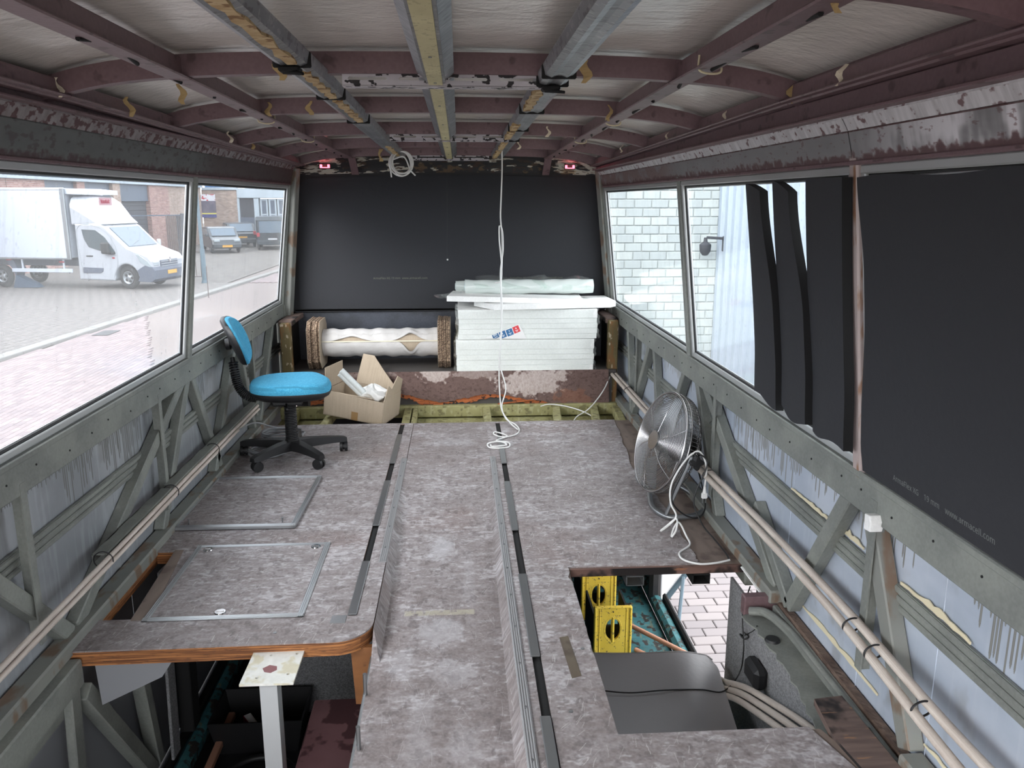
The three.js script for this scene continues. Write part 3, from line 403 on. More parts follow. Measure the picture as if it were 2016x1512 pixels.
// walls below the floor down to the luggage sills
{
  const wl = wallGroups.wall_left, wr = wallGroups.wall_right;
  for (const [a, b] of [[-5.9, -4.2], [-4.2, -3.0], [-3.0, -2.0], [-2.0, -1.0], [-1.0, 0.35]]) wput(wl, 'lower_skin_panel', bx(-1.3, -1.294, -0.95, -0.062, a + 0.002, b - 0.002), M.underGrey);
  wput(wl, 'lower_rail', [bx(-1.25, -1.2, -0.11, -0.02, -2.38, ZF, 0.005), bx(-1.262, -1.25, -0.2, -0.11, -2.36, ZF, 0.004)], M.grey);
  for (const [za, ya, zb, yb, w, d] of [[-2.42, -0.16, -2.86, -0.8, 0.06, 0.05], [-2.82, -0.22, -2.92, -0.8, 0.055, 0.05], [-2.36, -0.1, -2.3, -0.9, 0.06, 0.03], [-2.0, -0.2, -2.5, -0.92, 0.05, 0.04]]) wput(wl, 'lower_strut', bar([-1.235, ya, za], [-1.235, yb, zb], w, d, 0.004, [1, 0, 0]), M.grey);
  wput(wl, 'felt_post', bar([-1.2, -0.05, -3.08], [-1.2, -0.86, -3.03], 0.08, 0.012, 0.003, [1, 0, 0]), M.felt);
  wput(wl, 'dark_post', bar([-1.19, -0.05, -3.22], [-1.19, -0.84, -3.19], 0.09, 0.06, 0.004, [1, 0, 0]), M.black);
  wput(wl, 'hanging_plate', slab([[-1.2, -0.05], [-0.93, -0.05], [-0.99, -0.14], [-1.19, -0.235]], [], 0.004).translate(0, 0, -2.455), M.underGrey);
  for (const s of [-1, 1]) { const p = s < 0 ? wl : wr, x = s < 0 ? -1.17 : 1.12; wput(p, 'luggage_sill', [bx(x - 0.03, x + 0.03, -0.95, -0.87, -4.9, s < 0 ? -1.6 : -2.9, 0.02)], M.teal); wput(p, 'sill_gasket', bx(x + s * 0.035, x + s * 0.06, -0.93, -0.855, -4.3, s < 0 ? -1.6 : -2.9, 0.01), M.black); }
  wput(wl, 'wooden_batten', bar([-1.06, -0.9, -3.35], [-1.06, -0.9, -2.4], 0.03, 0.03, 0.004), M.stick);
  // right: body below the floor behind and before the open luggage hatch, the hatch jamb
  wput(wr, 'lower_skin_panel', bx(1.15, 1.156, -0.95, -0.062, -5.9, -4.32), M.underGrey);
  wput(wr, 'lower_skin_panel', bx(1.15, 1.156, -0.95, -0.062, -2.88, 0.35), M.underGrey);
  wput(wr, 'hatch_jamb', [bx(1.08, 1.15, -0.93, -0.04, -4.36, -4.3, 0.02)], M.blackPlastic);
  wput(wr, 'hatch_lintel', bx(1.1, 1.156, -0.1, -0.03, -4.3, -2.88, 0.006), M.grey);
}

// ---------------------------------------------------------------- floor
const floor = structure('floor');
{
  const zB = -5.02, zL = -2.395;
  const corner = []; for (let i = 0; i <= 10; i++) { const a = Math.PI / 2 * i / 10; corner.push([-0.425 + 0.12 * Math.sin(a), zL - 0.12 + 0.12 * Math.cos(a)]); }
  const left = [[-1.25, zB], [-1.25, zL + 0.01], ...corner, [-0.305, zB]];
  const lSlot = [[-0.388, zB + 0.02], [-0.36, zB + 0.02], [-0.369, -2.56], [-0.397, -2.56]], gap = [[-1.235, -3.13], [-1.165, -3.13], [-1.125, -2.58], [-1.235, -2.58]];
  wput(floor, 'left_vinyl', flat(left, [lSlot, gap], 0, 0.005), M.floor);
  wput(floor, 'left_board', flat(left.map(([x, z]) => [x, z - 0.002]), [lSlot, gap], -0.005, 0.048), M.woodEdge);
  wput(floor, 'gap_strip', flat([[-1.165, -3.14], [-1.13, -3.14], [-1.06, -2.57], [-1.122, -2.57]], [], 0.0015, 0.0015), M.plank);
  wput(floor, 'end_board', slab([[-0.375, -0.052], [-0.303, -0.052], [-0.312, -0.26], [-0.365, -0.26]], [], 0.02).translate(0, 0, -2.46), M.brown);
  // right deck: vinyl with a torn edge on bare planks
  const torn = []; const E = [[0.985, -5.0], [0.90, -4.06], [0.926, -3.6], [0.925, -3.0], [0.915, -2.885]];
  for (let i = 0; i + 1 < E.length; i++) for (let k = 0; k < 14; k++) { const t = k / 14; torn.push([E[i][0] + (E[i + 1][0] - E[i][0]) * t + (rnd() - 0.5) * 0.012, E[i][1] + (E[i + 1][1] - E[i][1]) * t]); } torn.push(E[E.length - 1]);
  const edge = []; for (let i = 0; i <= 24; i++) edge.push([0.402 + (rnd() < 0.2 ? rnd() * -0.012 : 0), -2.885 + (1.01 * i) / 24]);
  const rSlot = [[0.213, zB + 0.02], [0.241, zB + 0.02], [0.232, -0.8], [0.204, -0.8]];
  const rightV = [[0.155, zB], [0.985, zB], ...torn, ...edge, [0.92, -1.875], [1.0, -1.6], [1.08, -0.6], [0.155, -0.6]];
  wput(floor, 'right_vinyl', flat(rightV, [rSlot], 0, 0.005), M.floor);
  const rightB = [[0.155, zB], [1.09, zB], [1.09, -2.872], [0.402, -2.872], [0.402, -1.87], [0.95, -1.87], [1.04, -1.6], [1.1, -0.6], [0.155, -0.6]];
  wput(floor, 'right_board', flat(rightB, [rSlot], -0.005, 0.028), M.plank);
  wput(floor, 'sawn_edge', [bx(0.41, 1.088, -0.034, -0.004, -2.88, -2.868)], std({ map: T_darkWood, color: 0xffe8e0, roughness: 0.85 }));
  wput(floor, 'wood_patch', flat([[0.985, -1.99], [1.07, -2.0], [1.09, -1.3], [1.03, -1.3], [0.965, -1.83]], [], 0.004, 0.02), M.darkWood);
  for (const [x0, x1, a, b] of [[-0.345, -0.4, zB, -2.55], [0.255, 0.195, zB, -0.8]]) wput(floor, 'slot_shade', bar([(x0 + x1) / 2, -0.03, a], [(x0 + x1) / 2, -0.03, b], 0.085, 0.046, 0.001), M.black);  // black strip standing in for the shade inside the slots
  // cover strips over the slots
  for (const [x0, k, list] of [[-0.374, -0.0035, [[-4.75, -4.2], [-3.92, -3.34], [-2.98, -2.56]]], [0.227, -0.0035, [[-4.66, -4.16], [-3.87, -3.25], [-2.83, -2.26], [-1.96, -0.9]]]]) for (const [a, b] of list) wput(floor, 'slot_cover', bar([x0 + k * (a + 5.0), 0.003, a], [x0 + k * (b + 5.0), 0.003, b], 0.03, 0.006, 0.002), M.steel);
  // sunk gangway, falling towards the camera
  const drop = (z) => -0.066 * ss(-4.5, -2.2, z) - 0.002, nz = 40, nx = 16, rings = [];
  for (let i = 0; i <= nz; i++) { const z = -5.02 + 4.42 * i / nz, r = []; for (let j = 0; j <= nx; j++) { const x = -0.302 + 0.457 * j / nx, e = Math.min(x + 0.302, 0.155 - x), right = x > -0.07; const cove = (z < -2.42 || right) ? ss(0.03, 0, e) : 0; r.push([x, drop(z) * (1 - cove * 0.96), z]); } rings.push(r); }
  const g = loft(rings, { closed: false, caps: false, smooth: 0.5, uv: (i, j) => [0.018 + 0.457 * j / nx, 0.02 + 4.42 * i / nz] });
  const under = loft(rings.map((r) => r.map((p) => [p[0], p[1] - 0.03, p[2]]).reverse()), { closed: false, caps: false, uv: (i, j) => [j / nx, i / nz] });
  wput(floor, 'gangway_vinyl', [g, under], M.aisle, { keepUv: true });
  wput(floor, 'gangway_edge', bar([-0.304, drop(-2.4) - 0.014, -2.41], [-0.304, drop(-0.6) - 0.014, -0.6], 0.008, 0.03, 0.002), M.aluClean);
  // ribbed edge trims
  const ribbed = (x, z0, z1) => [bar([x, 0.002, z0], [x, 0.002, z1], 0.03, 0.004, 0.001), ...[-0.011, -0.004, 0.003, 0.010].map((o) => bar([x + o, 0.005, z0], [x + o, 0.005, z1], 0.004, 0.004, 0.001))];
  wput(floor, 'edge_trim', ribbed(-0.317, -4.28, -2.97), M.trim); wput(floor, 'edge_trim', ribbed(0.166, -4.28, -0.6), M.trim);
  const screws = []; for (let z = -4.2; z < -1.4; z += 0.22) screws.push(rod([0.166, 0.004, z], [0.166, 0.009, z], 0.004, 0.004, 8)); for (let z = -4.2; z < -3; z += 0.22) screws.push(rod([-0.317, 0.004, z], [-0.317, 0.009, z], 0.004, 0.004, 8));
  for (const [x, z] of [[-0.62, -2.46], [0.29, -1.98], [0.37, -2.3], [-0.3, -2.2], [-0.29, -1.95]]) screws.push(rod([x, -0.1, z], [x, 0.002, z], 0.006, 0.006, 10));
  wput(floor, 'screws', screws, M.steel, { kind: 'stuff' });
  wput(floor, 'tape_patch', flat([[0.305, -2.37], [0.335, -2.38], [0.345, -2.15], [0.315, -2.14]], [], 0.001, 0.001), std({ map: T_plank, color: 0xc8c8b8, roughness: 0.7 }));
  wput(floor, 'latch_plate', bx(-0.45, -0.40, -0.001, 0.002, -2.56, -2.51), M.aluClean);
  // open frame behind the deck
  wput(floor, 'frame_beam', [bx(-1.23, 1.09, -0.075, -0.012, -5.06, -5.02, 0.004)], M.olive); wput(floor, 'frame_beam', [bx(-1.23, 1.09, -0.075, 0.004, -5.49, -5.43, 0.004)], M.olive);
  for (const [xa, xb, w] of [[-1.1, -1.12, 0.045], [-0.88, -0.87, 0.045], [-0.36, -0.365, 0.05], [-0.31, -0.315, 0.03], [0.17, 0.17, 0.05], [0.62, 0.655, 0.05], [0.87, 0.92, 0.05], [1.04, 1.07, 0.05]]) wput(floor, 'frame_joist', bar([xa, -0.035, -5.02], [xb, -0.035, -5.46], w, 0.06, 0.004), M.olive);
  wput(floor, 'frame_tray', [bx(-1.23, -0.89, -0.1, -0.085, -5.5, -5.0), bx(-0.35, 1.09, -0.1, -0.085, -5.5, -5.0)], M.olive);
  wput(floor, 'blue_residue', flat([[0.24, -5.25], [0.42, -5.27], [0.55, -5.23], [0.56, -5.1], [0.4, -5.08], [0.27, -5.1]], [], -0.083, 0.002), std({ color: 0xb4c4c4, roughness: 0.8, bumpMap: bumpFine, bumpScale: 0.004 }));
  // luggage bay under the floor, lower deck at the front
  wput(floor, 'bay_floor', bx(-1.3, 1.1, -1.0, -0.955, -5.0, -1.2), M.blackPlastic);
  wput(floor, 'bay_floor_right', bx(0.3, 1.09, -0.955, -0.945, -4.9, -2.9), M.teal);
  wput(floor, 'bay_end', bx(-1.3, 1.12, -1.0, -0.1, -5.06, -5.0), M.felt);
  wput(floor, 'stair_felt', bx(-0.88, -0.32, -0.95, -0.06, -3.46, -3.42), M.felt);
  wput(floor, 'gangway_box', [bx(-0.29, -0.27, -0.95, -0.14, -5.0, -0.6), bx(0.19, 0.21, -0.95, -0.04, -5.0, -0.6)], M.black);
  wput(floor, 'purple_step', bx(-0.62, -0.31, -0.66, -0.62, -3.02, -1.2, 0.006), M.purple);
  wput(floor, 'front_deck', bx(-1.24, 1.1, -0.56, -0.5, -0.6, 1.44), std({ map: T_plank, roughness: 0.7 }));
  wput(floor, 'front_riser', bx(0.2, 1.1, -0.5, -0.06, -0.64, -0.6), M.felt);
  // right: felt partition, wheel arch sheet, rubber plug
  wput(floor, 'felt_partition', bx(1.05, 1.06, -0.95, -0.068, -2.9, -1.9), M.felt);
  wput(floor, 'felt_front', bx(0.3, 1.1, -0.95, -0.06, -1.86, -1.84), M.felt);
  const arch = [[1.02, -2.6], [1.15, -2.6], [1.15, -1.86], [0.985, -1.86]]; for (let i = 0; i <= 22; i++) { const t = i / 22; arch.push([0.968 + 0.04 * Math.sin(t * 2.6) + 0.014 * (rnd() - 0.5), -1.9 - 0.68 * t]); }
  wput(floor, 'wheel_arch', flat(arch, [], -0.06, 0.006), M.grey);
  wput(floor, 'arch_flange', tube([[1.01, -0.04, -2.575], [1.05, -0.03, -2.545], [1.082, -0.03, -2.44], [1.088, -0.03, -2.2], [1.09, -0.03, -1.88]], 0.016, 50, 10), M.grey);
  wput(floor, 'arch_lip', bx(1.092, 1.112, -0.058, -0.02, -2.58, -1.74, 0.004), M.grey);
  wput(floor, 'rusty_ledge', bx(1.112, 1.146, -0.05, -0.012, -2.6, -1.74, 0.004), std({ map: T_plank, color: 0xd8ccc4, roughness: 0.95, bumpMap: bumpFine, bumpScale: 0.006 }));
  wput(floor, 'arch_end', bx(0.995, 1.12, -0.07, 0.005, -2.63, -2.59, 0.004), M.maroon);
  wput(floor, 'rubber_plug', rod([1.03, -0.06, -2.41], [1.03, -0.052, -2.41], 0.026, 0.022, 24), M.blackPlastic);
  wput(floor, 'bare_panel', bx(1.061, 1.066, -0.6, -0.07, -2.26, -1.9), M.white);
  wput(floor, 'black_bracket', bx(1.0, 1.05, -0.29, -0.21, -2.58, -2.46, 0.015), M.blackPlastic);
  // brackets under the sawn edge
  for (const [x, m] of [[0.66, M.steel], [0.92, M.black]]) wput(floor, 'hollow_bracket', [bx(x - 0.035, x + 0.035, -0.034, -0.038, -2.95, -2.86), bx(x - 0.035, x - 0.031, -0.075, -0.034, -2.95, -2.86), bx(x + 0.031, x + 0.035, -0.075, -0.034, -2.95, -2.86), bx(x - 0.035, x + 0.035, -0.075, -0.071, -2.95, -2.86)], m);
}

// ---------------------------------------------------------------- rear wall
const back = structure('wall_back');
{
  const z = -6.0, arc = (x) => 1.575 - 0.018 * (x - XC) ** 2;
  wput(back, 'rear_skin', bx(-1.235, 1.085, -1.0, 1.85, z - 0.06, z - 0.02), M.black);
  const top = [], low = []; for (let i = 0; i <= 40; i++) { const x = -1.2 + 2.28 * i / 40; top.push([x, yBow(x, -5.72) + 0.03, -5.71]); low.push([x, arc(x), z + 0.03]); }
  const rings = []; for (let k = 0; k <= 6; k++) { const t = k / 6; rings.push(top.map((p, i) => { const q = low[i]; return [p[0], q[1] + (p[1] - q[1]) * Math.sin(t * Math.PI / 2), p[2] + (q[2] - p[2]) * Math.cos(t * Math.PI / 2)]; })); }
  wput(back, 'bare_dome', loft(rings, { closed: false, caps: false, smooth: 0.5, uv: (i, j) => [2.2 * j / 40, 0.3 * i / 6] }), M.peel, { keepUv: true });
  for (const x of [-0.72, 0.62]) wput(back, 'dome_bracket', bar([x, 1.56, -5.945], [x, yBow(x, -5.72) + 0.02, -5.74], 0.05, 0.01, 0.002), M.maroon);
  // dark frame round the rear window
  const o = [], inn = []; const rim = (x0, x1, y0, r) => { const l = [[x0, y0], [x1, y0]]; for (let i = 0; i <= 8; i++) { const a = Math.PI / 2 * i / 8; l.push([x1 - r + r * Math.cos(a), arc(x1) - r - 0.002 + r * Math.sin(a)]); } for (let i = 1; i < 20; i++) { const x = x1 - r + (x0 - x1 + 2 * r) * i / 20; l.push([x, arc(x)]); } for (let i = 0; i <= 8; i++) { const a = Math.PI / 2 + Math.PI / 2 * i / 8; l.push([x0 + r + r * Math.cos(a), arc(x0) - r - 0.002 + r * Math.sin(a)]); } return l; };
  wput(back, 'window_surround', slab(rim(-1.215, 1.07, 0.58, 0.1).map(([x, y]) => [x, y + 0.012]), [rim(-1.165, 1.04, 0.6, 0.13).map(([x, y]) => [x, y - 0.012])], 0.03).translate(0, 0, z), M.gasket);
  wput(back, 'rear_board', bx(-1.2, 1.08, 0.19, 0.595, z - 0.01, z + 0.012), M.rearBoard);
  wput(back, 'board_ledge', bx(-1.2, 1.08, 0.592, 0.61, z - 0.01, z + 0.03, 0.004), M.black);
  wput(back, 'rear_shelf', bx(-1.2, 1.08, 0.21, 0.235, z, -5.475, 0.004), M.shelf);
  // damaged step board: outer skin broken away along the foot
  const up = [[-1.03, 0.24], [1.02, 0.24], [1.03, 0.004]]; const brk = [[0.62, 0.004], [0.52, 0.03], [0.45, 0.03], [0.36, 0.055], [0.28, 0.07], [0.2, 0.075], [0.12, 0.07], [0.05, 0.052], [-0.02, 0.045], [-0.08, 0.028], [-0.13, 0.02], [-0.2, 0.03], [-0.28, 0.05], [-0.36, 0.075], [-0.44, 0.09], [-0.5, 0.1], [-0.6, 0.07], [-0.7, 0.08], [-0.8, 0.05], [-0.9, 0.06], [-1.03, 0.05]];
  const jag = (l, a) => { const r = []; for (let i = 0; i + 1 < l.length; i++) for (let k = 0; k < 5; k++) { const t = k / 5; r.push([l[i][0] + (l[i + 1][0] - l[i][0]) * t, Math.max(0.002, l[i][1] + (l[i + 1][1] - l[i][1]) * t + (rnd() - 0.5) * a)]); } r.push(l[l.length - 1]); return r; };
  wput(back, 'step_board', slab([...up, ...jag(brk, 0.008)], [], 0.006).translate(0, 0, -5.468), M.rust);
  const brk2 = brk.map(([x, y]) => [x, Math.max(0.003, y - 0.028 - 0.012 * Math.sin(x * 17))]);
  wput(back, 'step_core', slab([[-1.03, 0.2], [1.02, 0.2], [1.02, 0.004], ...jag(brk2, 0.014)], [], 0.01).translate(0, 0, -5.479), M.orangeWood);
  wput(back, 'step_back', bx(-1.05, 1.05, -0.02, 0.22, -5.5, -5.484), M.shelf);
  wput(back, 'splinter', bar([0.25, 0.006, -5.455], [0.5, 0.03, -5.462], 0.012, 0.01, 0.003), M.orangeWood);
  for (const [x, s] of [[1.055, 1], [-1.18, -1]]) {
    wput(back, 'corner_post', bx(x - 0.035, x + 0.035, -0.06, 0.575, -5.56, -5.5, 0.006), M.olivePost);
    wput(back, 'corner_rail', bx(x - 0.05, x + 0.04, 0.55, 0.585, -5.98, -5.54, 0.004), M.darkWood);
    wput(back, 'corner_closure', bx(s < 0 ? -1.31 : 1.085, s < 0 ? -1.235 : 1.16, -0.1, 0.66, -5.86, -5.825), M.greyRust);
    wput(back, 'corner_cheek', [bx(s < 0 ? -1.252 : 1.09, s < 0 ? -1.24 : 1.102, -0.1, 0.66, -6.04, -5.8), bar([s < 0 ? -1.24 : 1.09, 0.64, -5.93], [s < 0 ? -1.125 : 0.99, 1.62, -5.93], 0.2, 0.012, 0.002, [1, 0, 0])], M.greyRust);
    wput(back, 'corner_board', bx(x + s * 0.0, x + s * 0.012, 0.2, 0.56, -5.98, -5.56), M.black);
    wput(back, 'pillar', bar([x + s * 0.055, 0.55, -5.87], [x - s * 0.06, 1.6, -5.84], 0.07, 0.06, 0.006), M.greyRust);
  }
}
// invented front end behind the camera, doorways and windscreen left open for interior light
{
  const f = structure('wall_front_unseen');
  wput(f, 'dash_panel', bx(-1.3, 1.16, -1.1, -0.45, 1.44, 1.5), M.underGrey);
  wput(f, 'screen_header', bx(-1.3, 1.16, 1.62, 1.78, 1.44, 1.5), M.maroon);
  for (const x of [-1.27, 1.13]) wput(f, 'screen_pillar', bx(x - 0.03, x + 0.03, -0.45, 1.62, 1.44, 1.5), M.grey);
}

// ---------------------------------------------------------------- black insulation sheets on the windows
function printTex(text, w, h, size, y, color) {
  const c = document.createElement('canvas'); c.width = 2048; c.height = Math.round(2048 * h / w); const g = c.getContext('2d');
  g.fillStyle = '#2b2c30'; g.fillRect(0, 0, c.width, c.height); g.fillStyle = color; g.font = Math.round(size / w * 2048) + 'px sans-serif';
  for (const [t, px, py] of text) g.fillText(t, px / w * 2048, c.height - py / w * 2048);
  const t = new THREE.CanvasTexture(c); t.colorSpace = THREE.SRGBColorSpace; t.repeat.set(1 / w, 1 / h); t.wrapS = t.wrapT = THREE.RepeatWrapping; t.magFilter = THREE.LinearFilter; return t;
}
{
  const arc = (x) => 1.556 - 0.018 * (x - XC) ** 2, x0 = -1.155, x1 = 1.03, r = 0.14, l = [[x0, 0.612], [x1, 0.612]];
  for (let i = 0; i <= 8; i++) { const a = Math.PI / 2 * i / 8; l.push([x1 - r + r * Math.cos(a), arc(x1) - r + r * Math.sin(a)]); } for (let i = 1; i < 20; i++) { const x = x1 - r + (x0 - x1 + 2 * r) * i / 20; l.push([x, arc(x)]); } for (let i = 0; i <= 8; i++) { const a = Math.PI / 2 + Math.PI / 2 * i / 8; l.push([x0 + r + r * Math.cos(a), arc(x0) - r + r * Math.sin(a)]); }
  const t = thing('insulation_sheet', 'wide black foam sheet with rounded corners covering the rear window', 'insulation', [XC, 0.612, -5.97]);
  const tx = printTex([['ArmaFlex XG 19 mm  www.armacell.com', 0.53, 0.213], ['ArmaFlex XG 19 mm  www.armacell.com', 1.52, 0.21]], 2.2, 0.96, 0.022, 0, '#6a6a5c'); tx.offset.set(1.155 / 2.2 - XC / 2.2 + 2 * XC / 2.2, 0);
  put(t, 'sheet', slab(l.map(([x, y]) => [x - XC, y - 0.612]), [], 0.012), std({ map: tx, roughness: 0.85, bumpMap: bumpFine, bumpScale: 0.0006 }));
}
const wallR = (y) => WR.xs + (WR.xt - WR.xs) * (y - WR.ys) / (WR.yt - WR.ys);
{
  const t = thing('insulation_sheet', 'large flat black foam sheet covering the nearest right window, pale print along its foot', 'insulation', [1.07, 0.66, -1.2]);
  const n = 30, N = (z, y, o) => [wallR(y) - 0.012 + o, y, z], F = [], B = [];
  for (let i = 0; i <= n; i++) { const a = i / n, y0 = 0.664, y1 = 1.437 + 0.004 * Math.sin(a * 20), zl = (y) => -2.046 + 0.03 * ss(0.75, 1.1, y) * ss(1.44, 1.2, y) + 0.006 * Math.sin(y * 40) * ss(0.8, 0.66, y); const f = [], b = []; for (let j = 0; j <= n; j++) { const y = y0 + (y1 - y0) * j / n, zz = zl(y) + (-0.42 - zl(y)) * a; f.push(N(zz, y, 0)); b.push(N(zz, y, 0.014)); } F.push(f); B.push(b); }
  const tx = printTex([['ArmaFlex XG    19 mm    www.armacell.com', 0.42, 0.03]], 2.1, 0.84, 0.02, 0, '#767a76');
  const mk = (R, uv) => loft(R, { closed: false, caps: false, smooth: 0.5, uv });
  const uv = (i, j) => [F[i][j][2] + 2.3, F[i][j][1] - 0.664];
  wput(t, 'sheet', [mk(F, uv), mk(B.map((r) => r.slice().reverse()), () => [0, 0.5])], std({ map: tx, roughness: 0.85, bumpMap: bumpFine, bumpScale: 0.0006 }), { keepUv: true });
  wput(t, 'cut_edge', [...[0, n].map((i) => loft([F[i], B[i]], { closed: false, caps: false })), loft([F.map((r) => r[0]), B.map((r) => r[0])], { closed: false, caps: false }), loft([F.map((r) => r[n]), B.map((r) => r[n])], { closed: false, caps: false })], M.foamEdge);
}
// three curling strips cut loose on the middle right window
for (const [i, [zc, w, yt, yb, curl, lab]] of [[-2.70, 0.245, 1.436, 0.7, 0.75, 'narrowest of the curling black foam strips, beside the clear glass'], [-2.455, 0.24, 1.44, 0.702, 1.0, 'middle curling black foam strip with a bent upper corner'], [-2.205, 0.25, 1.44, 0.7, 0.12, 'curling black foam strip beside the rusty window post']].entries()) {
  const t = thing('foam_strip', lab, 'insulation', [1.05, yb, zc], 0, 'foam strips hanging in the right window'), ny = 26, nz = 8, F = [], B = [];
  for (let a = 0; a <= ny; a++) {
    const v = a / ny, f = [], b = [];
    for (let j = 0; j <= nz; j++) {
      const u = j / nz, bend = curl * ss(0.45, 1, v) * (i < 2 ? 1 : 0.3), y = yb + (yt - yb) * v - 0.035 * u * u * bend - (1 - v) * 0.0 + 0.012 * Math.sin(u * 5 + i * 2) * (1 - v);
      const z = zc + (u - 0.5) * w * (1 - 0.12 * bend * u) - 0.022 * bend * u * 2 + 0.012 * Math.sin(v * 4 + i) - 0.016 * ss(0.25, 0, v) , x = wallR(y) - 0.022 - 0.008 * Math.sin(u * 3.1) - 0.022 * u * (0.7 + 0.3 * Math.sin(v * 3 + i)) - 0.012 * bend * u;
      f.push([x, y, z]); b.push([x + 0.026, y, z + 0.004]);
    }
    F.push(f); B.push(b);
  }
  wput(t, 'face', [loft(F, { closed: false, caps: false, smooth: 0.5 }), loft(B, { closed: false, caps: false, smooth: 0.5 })], M.foam);
  wput(t, 'cut_edge', [...[0, ny].map((k) => loft([F[k], B[k]], { closed: false, caps: false })), ...[0, nz].map((k) => loft([F.map((r) => r[k]), B.map((r) => r[k])], { closed: false, caps: false }))], M.foamEdge);
}

// ---------------------------------------------------------------- floor hatches
function hatch(name, label, x0, x1, z0, z1, y, loose) {
  const t = thing(name, label, 'hatch', [(x0 + x1) / 2, y, (z0 + z1) / 2]), w = (x1 - x0) / 2, d = (z1 - z0) / 2, b = 0.022;
  put(t, 'lid', bx(-w + b, w - b, 0, loose ? 0.01 : 0.004, -d + b, d - b), M.floor);
  for (const [p, q] of [[[-w, d - b / 2], [w, d - b / 2]], [[-w, -d + b / 2], [w, -d + b / 2]], [[-w + b / 2, -d], [-w + b / 2, d]], [[w - b / 2, -d], [w - b / 2, d]]]) {
    const hor = p[1] === q[1], o = (k) => (hor ? [0, k] : [k, 0]), h = loose ? 0.014 : 0.004;
    put(t, 'edge_trim', [bar([p[0], h / 2, p[1]], [q[0], h / 2, q[1]], b, h, 0.001), ...[-0.0065, 0, 0.0065].map((k) => bar([p[0] + o(k)[0], h + 0.0012, p[1] + o(k)[1]], [q[0] + o(k)[0], h + 0.0012, q[1] + o(k)[1]], 0.0038, 0.003, 0.001))], M.aluClean);
  }
  return t;
}
const h1 = hatch('floor_hatch', 'floor hatch set flush in aluminium trim, nearest the cut front edge', -1.083, -0.547, -3.17, -2.558, 0.0005, false);
for (const [x, z] of [[-0.02, 0.262], [-0.215, -0.262], [0.215, -0.266]]) put(h1, 'ring_latch', [new THREE.CylinderGeometry(0.018, 0.02, 0.004, 24).translate(x, 0.006, z), bx(x - 0.012, x + 0.012, 0.008, 0.0105, z - 0.003, z + 0.003, 0.001)], M.chrome);
const h2 = hatch('floor_hatch', 'loose floor hatch lying on the deck in front of the blue chair', -0.264, 0.264, -0.325, 0.325, 0.004, true);
h2.position.set(-0.982, 0.003, -3.66); h2.rotation.y = -0.012;
for (const [x, z] of [[-0.2, 0.28], [0.2, 0.28]]) put(h2, 'handle_pin', [rod([x, 0.008, z], [x, 0.03, z], 0.003), bx(x - 0.006, x + 0.006, 0.03, 0.034, z - 0.003, z + 0.003, 0.001)], M.steel);

// ---------------------------------------------------------------- seat pedestal standing in the stairwell
{
  const t = thing('seat_pedestal', 'white metal pedestal with a square paint-spotted top plate in the stairwell', 'pedestal', [-0.595, -0.955, -2.3]);
  const y = 0.925; put(t, 'top_plate', slab([[-0.08, -0.108], [0.08, -0.108], [0.08, 0.108], [-0.08, 0.108]], [[-0.02, 0.05], [0.055, -0.06], [-0.035, -0.075], [0.06, 0.055]].map(([a, b]) => { const l = []; for (let i = 0; i < 14; i++) l.push([a + 0.0048 * Math.cos(i / 14 * 6.283), b + 0.0048 * Math.sin(i / 14 * 6.283)]); return l; }), 0.007).rotateX(-Math.PI / 2).translate(0, y - 0.007, -0.025), M.galv);
  put(t, 'paint_spot', [flat([[-0.03, 0.0], [-0.012, -0.018], [0.012, -0.01], [0.016, 0.01], [0, 0.026], [-0.02, 0.02]], [], y + 0.0006, 0.0006)], std({ color: 0x8a5e60, roughness: 0.7 }));
  put(t, 'post', [slab([[-0.026, -0.026], [0.026, -0.026], [0.026, 0.026], [-0.026, 0.026]], [[[-0.021, -0.021], [0.021, -0.021], [0.021, 0.021], [-0.021, 0.021]]], y - 0.008, 0).rotateX(-Math.PI / 2).translate(0.002, 0, 0.045)], M.postWhite);
  put(t, 'foot', bx(-0.09, 0.09, 0, 0.008, -0.06, 0.12, 0.003), M.galv);
}
// dark things on the bay floor under the left deck
{
  const t = thing('wheel_ring', 'dark ring lying on the dark bay floor in the stairwell', 'ring', [-0.86, -0.955, -2.95]);
  put(t, 'rim', new THREE.TorusGeometry(0.15, 0.014, 12, 48).rotateX(Math.PI / 2).translate(0, 0.014, 0), M.blackPlastic); for (let i = 0; i < 3; i++) put(t, 'spoke', bar([0, 0.014, 0], [0.14 * Math.cos(i * 2.1 + 1), 0.014, 0.14 * Math.sin(i * 2.1 + 1)], 0.03, 0.008, 0.002), M.steel);
  const b = thing('black_tub', 'black open tub on the bay floor behind the white pedestal', 'tub', [-0.9, -0.955, -3.26]); const f = (y, k) => [[-0.2 * k, y, 0.13 * k], [0.2 * k, y, 0.13 * k], [0.2 * k, y, -0.13 * k], [-0.2 * k, y, -0.13 * k]];
  put(b, 'wall', loft([f(0, 0.85), f(0.16, 1), f(0.16, 0.96), f(0.01, 0.82)], { caps: false }), M.blackPlastic); put(b, 'bottom', bx(-0.16, 0.16, 0, 0.012, -0.1, 0.1), M.blackPlastic);
  const c = thing('carton', 'small red and white carton in the black tub', 'carton', [-0.94, -0.94, -3.22], 0.6); put(c, 'body', bx(-0.016, 0.016, 0.003, 0.1, -0.05, 0.05, 0.002), M.paper); put(c, 'red_band', bx(-0.0185, -0.0162, 0.003, 0.1, -0.05, 0.05), std({ color: 0x8a1730, roughness: 0.6 }));
}

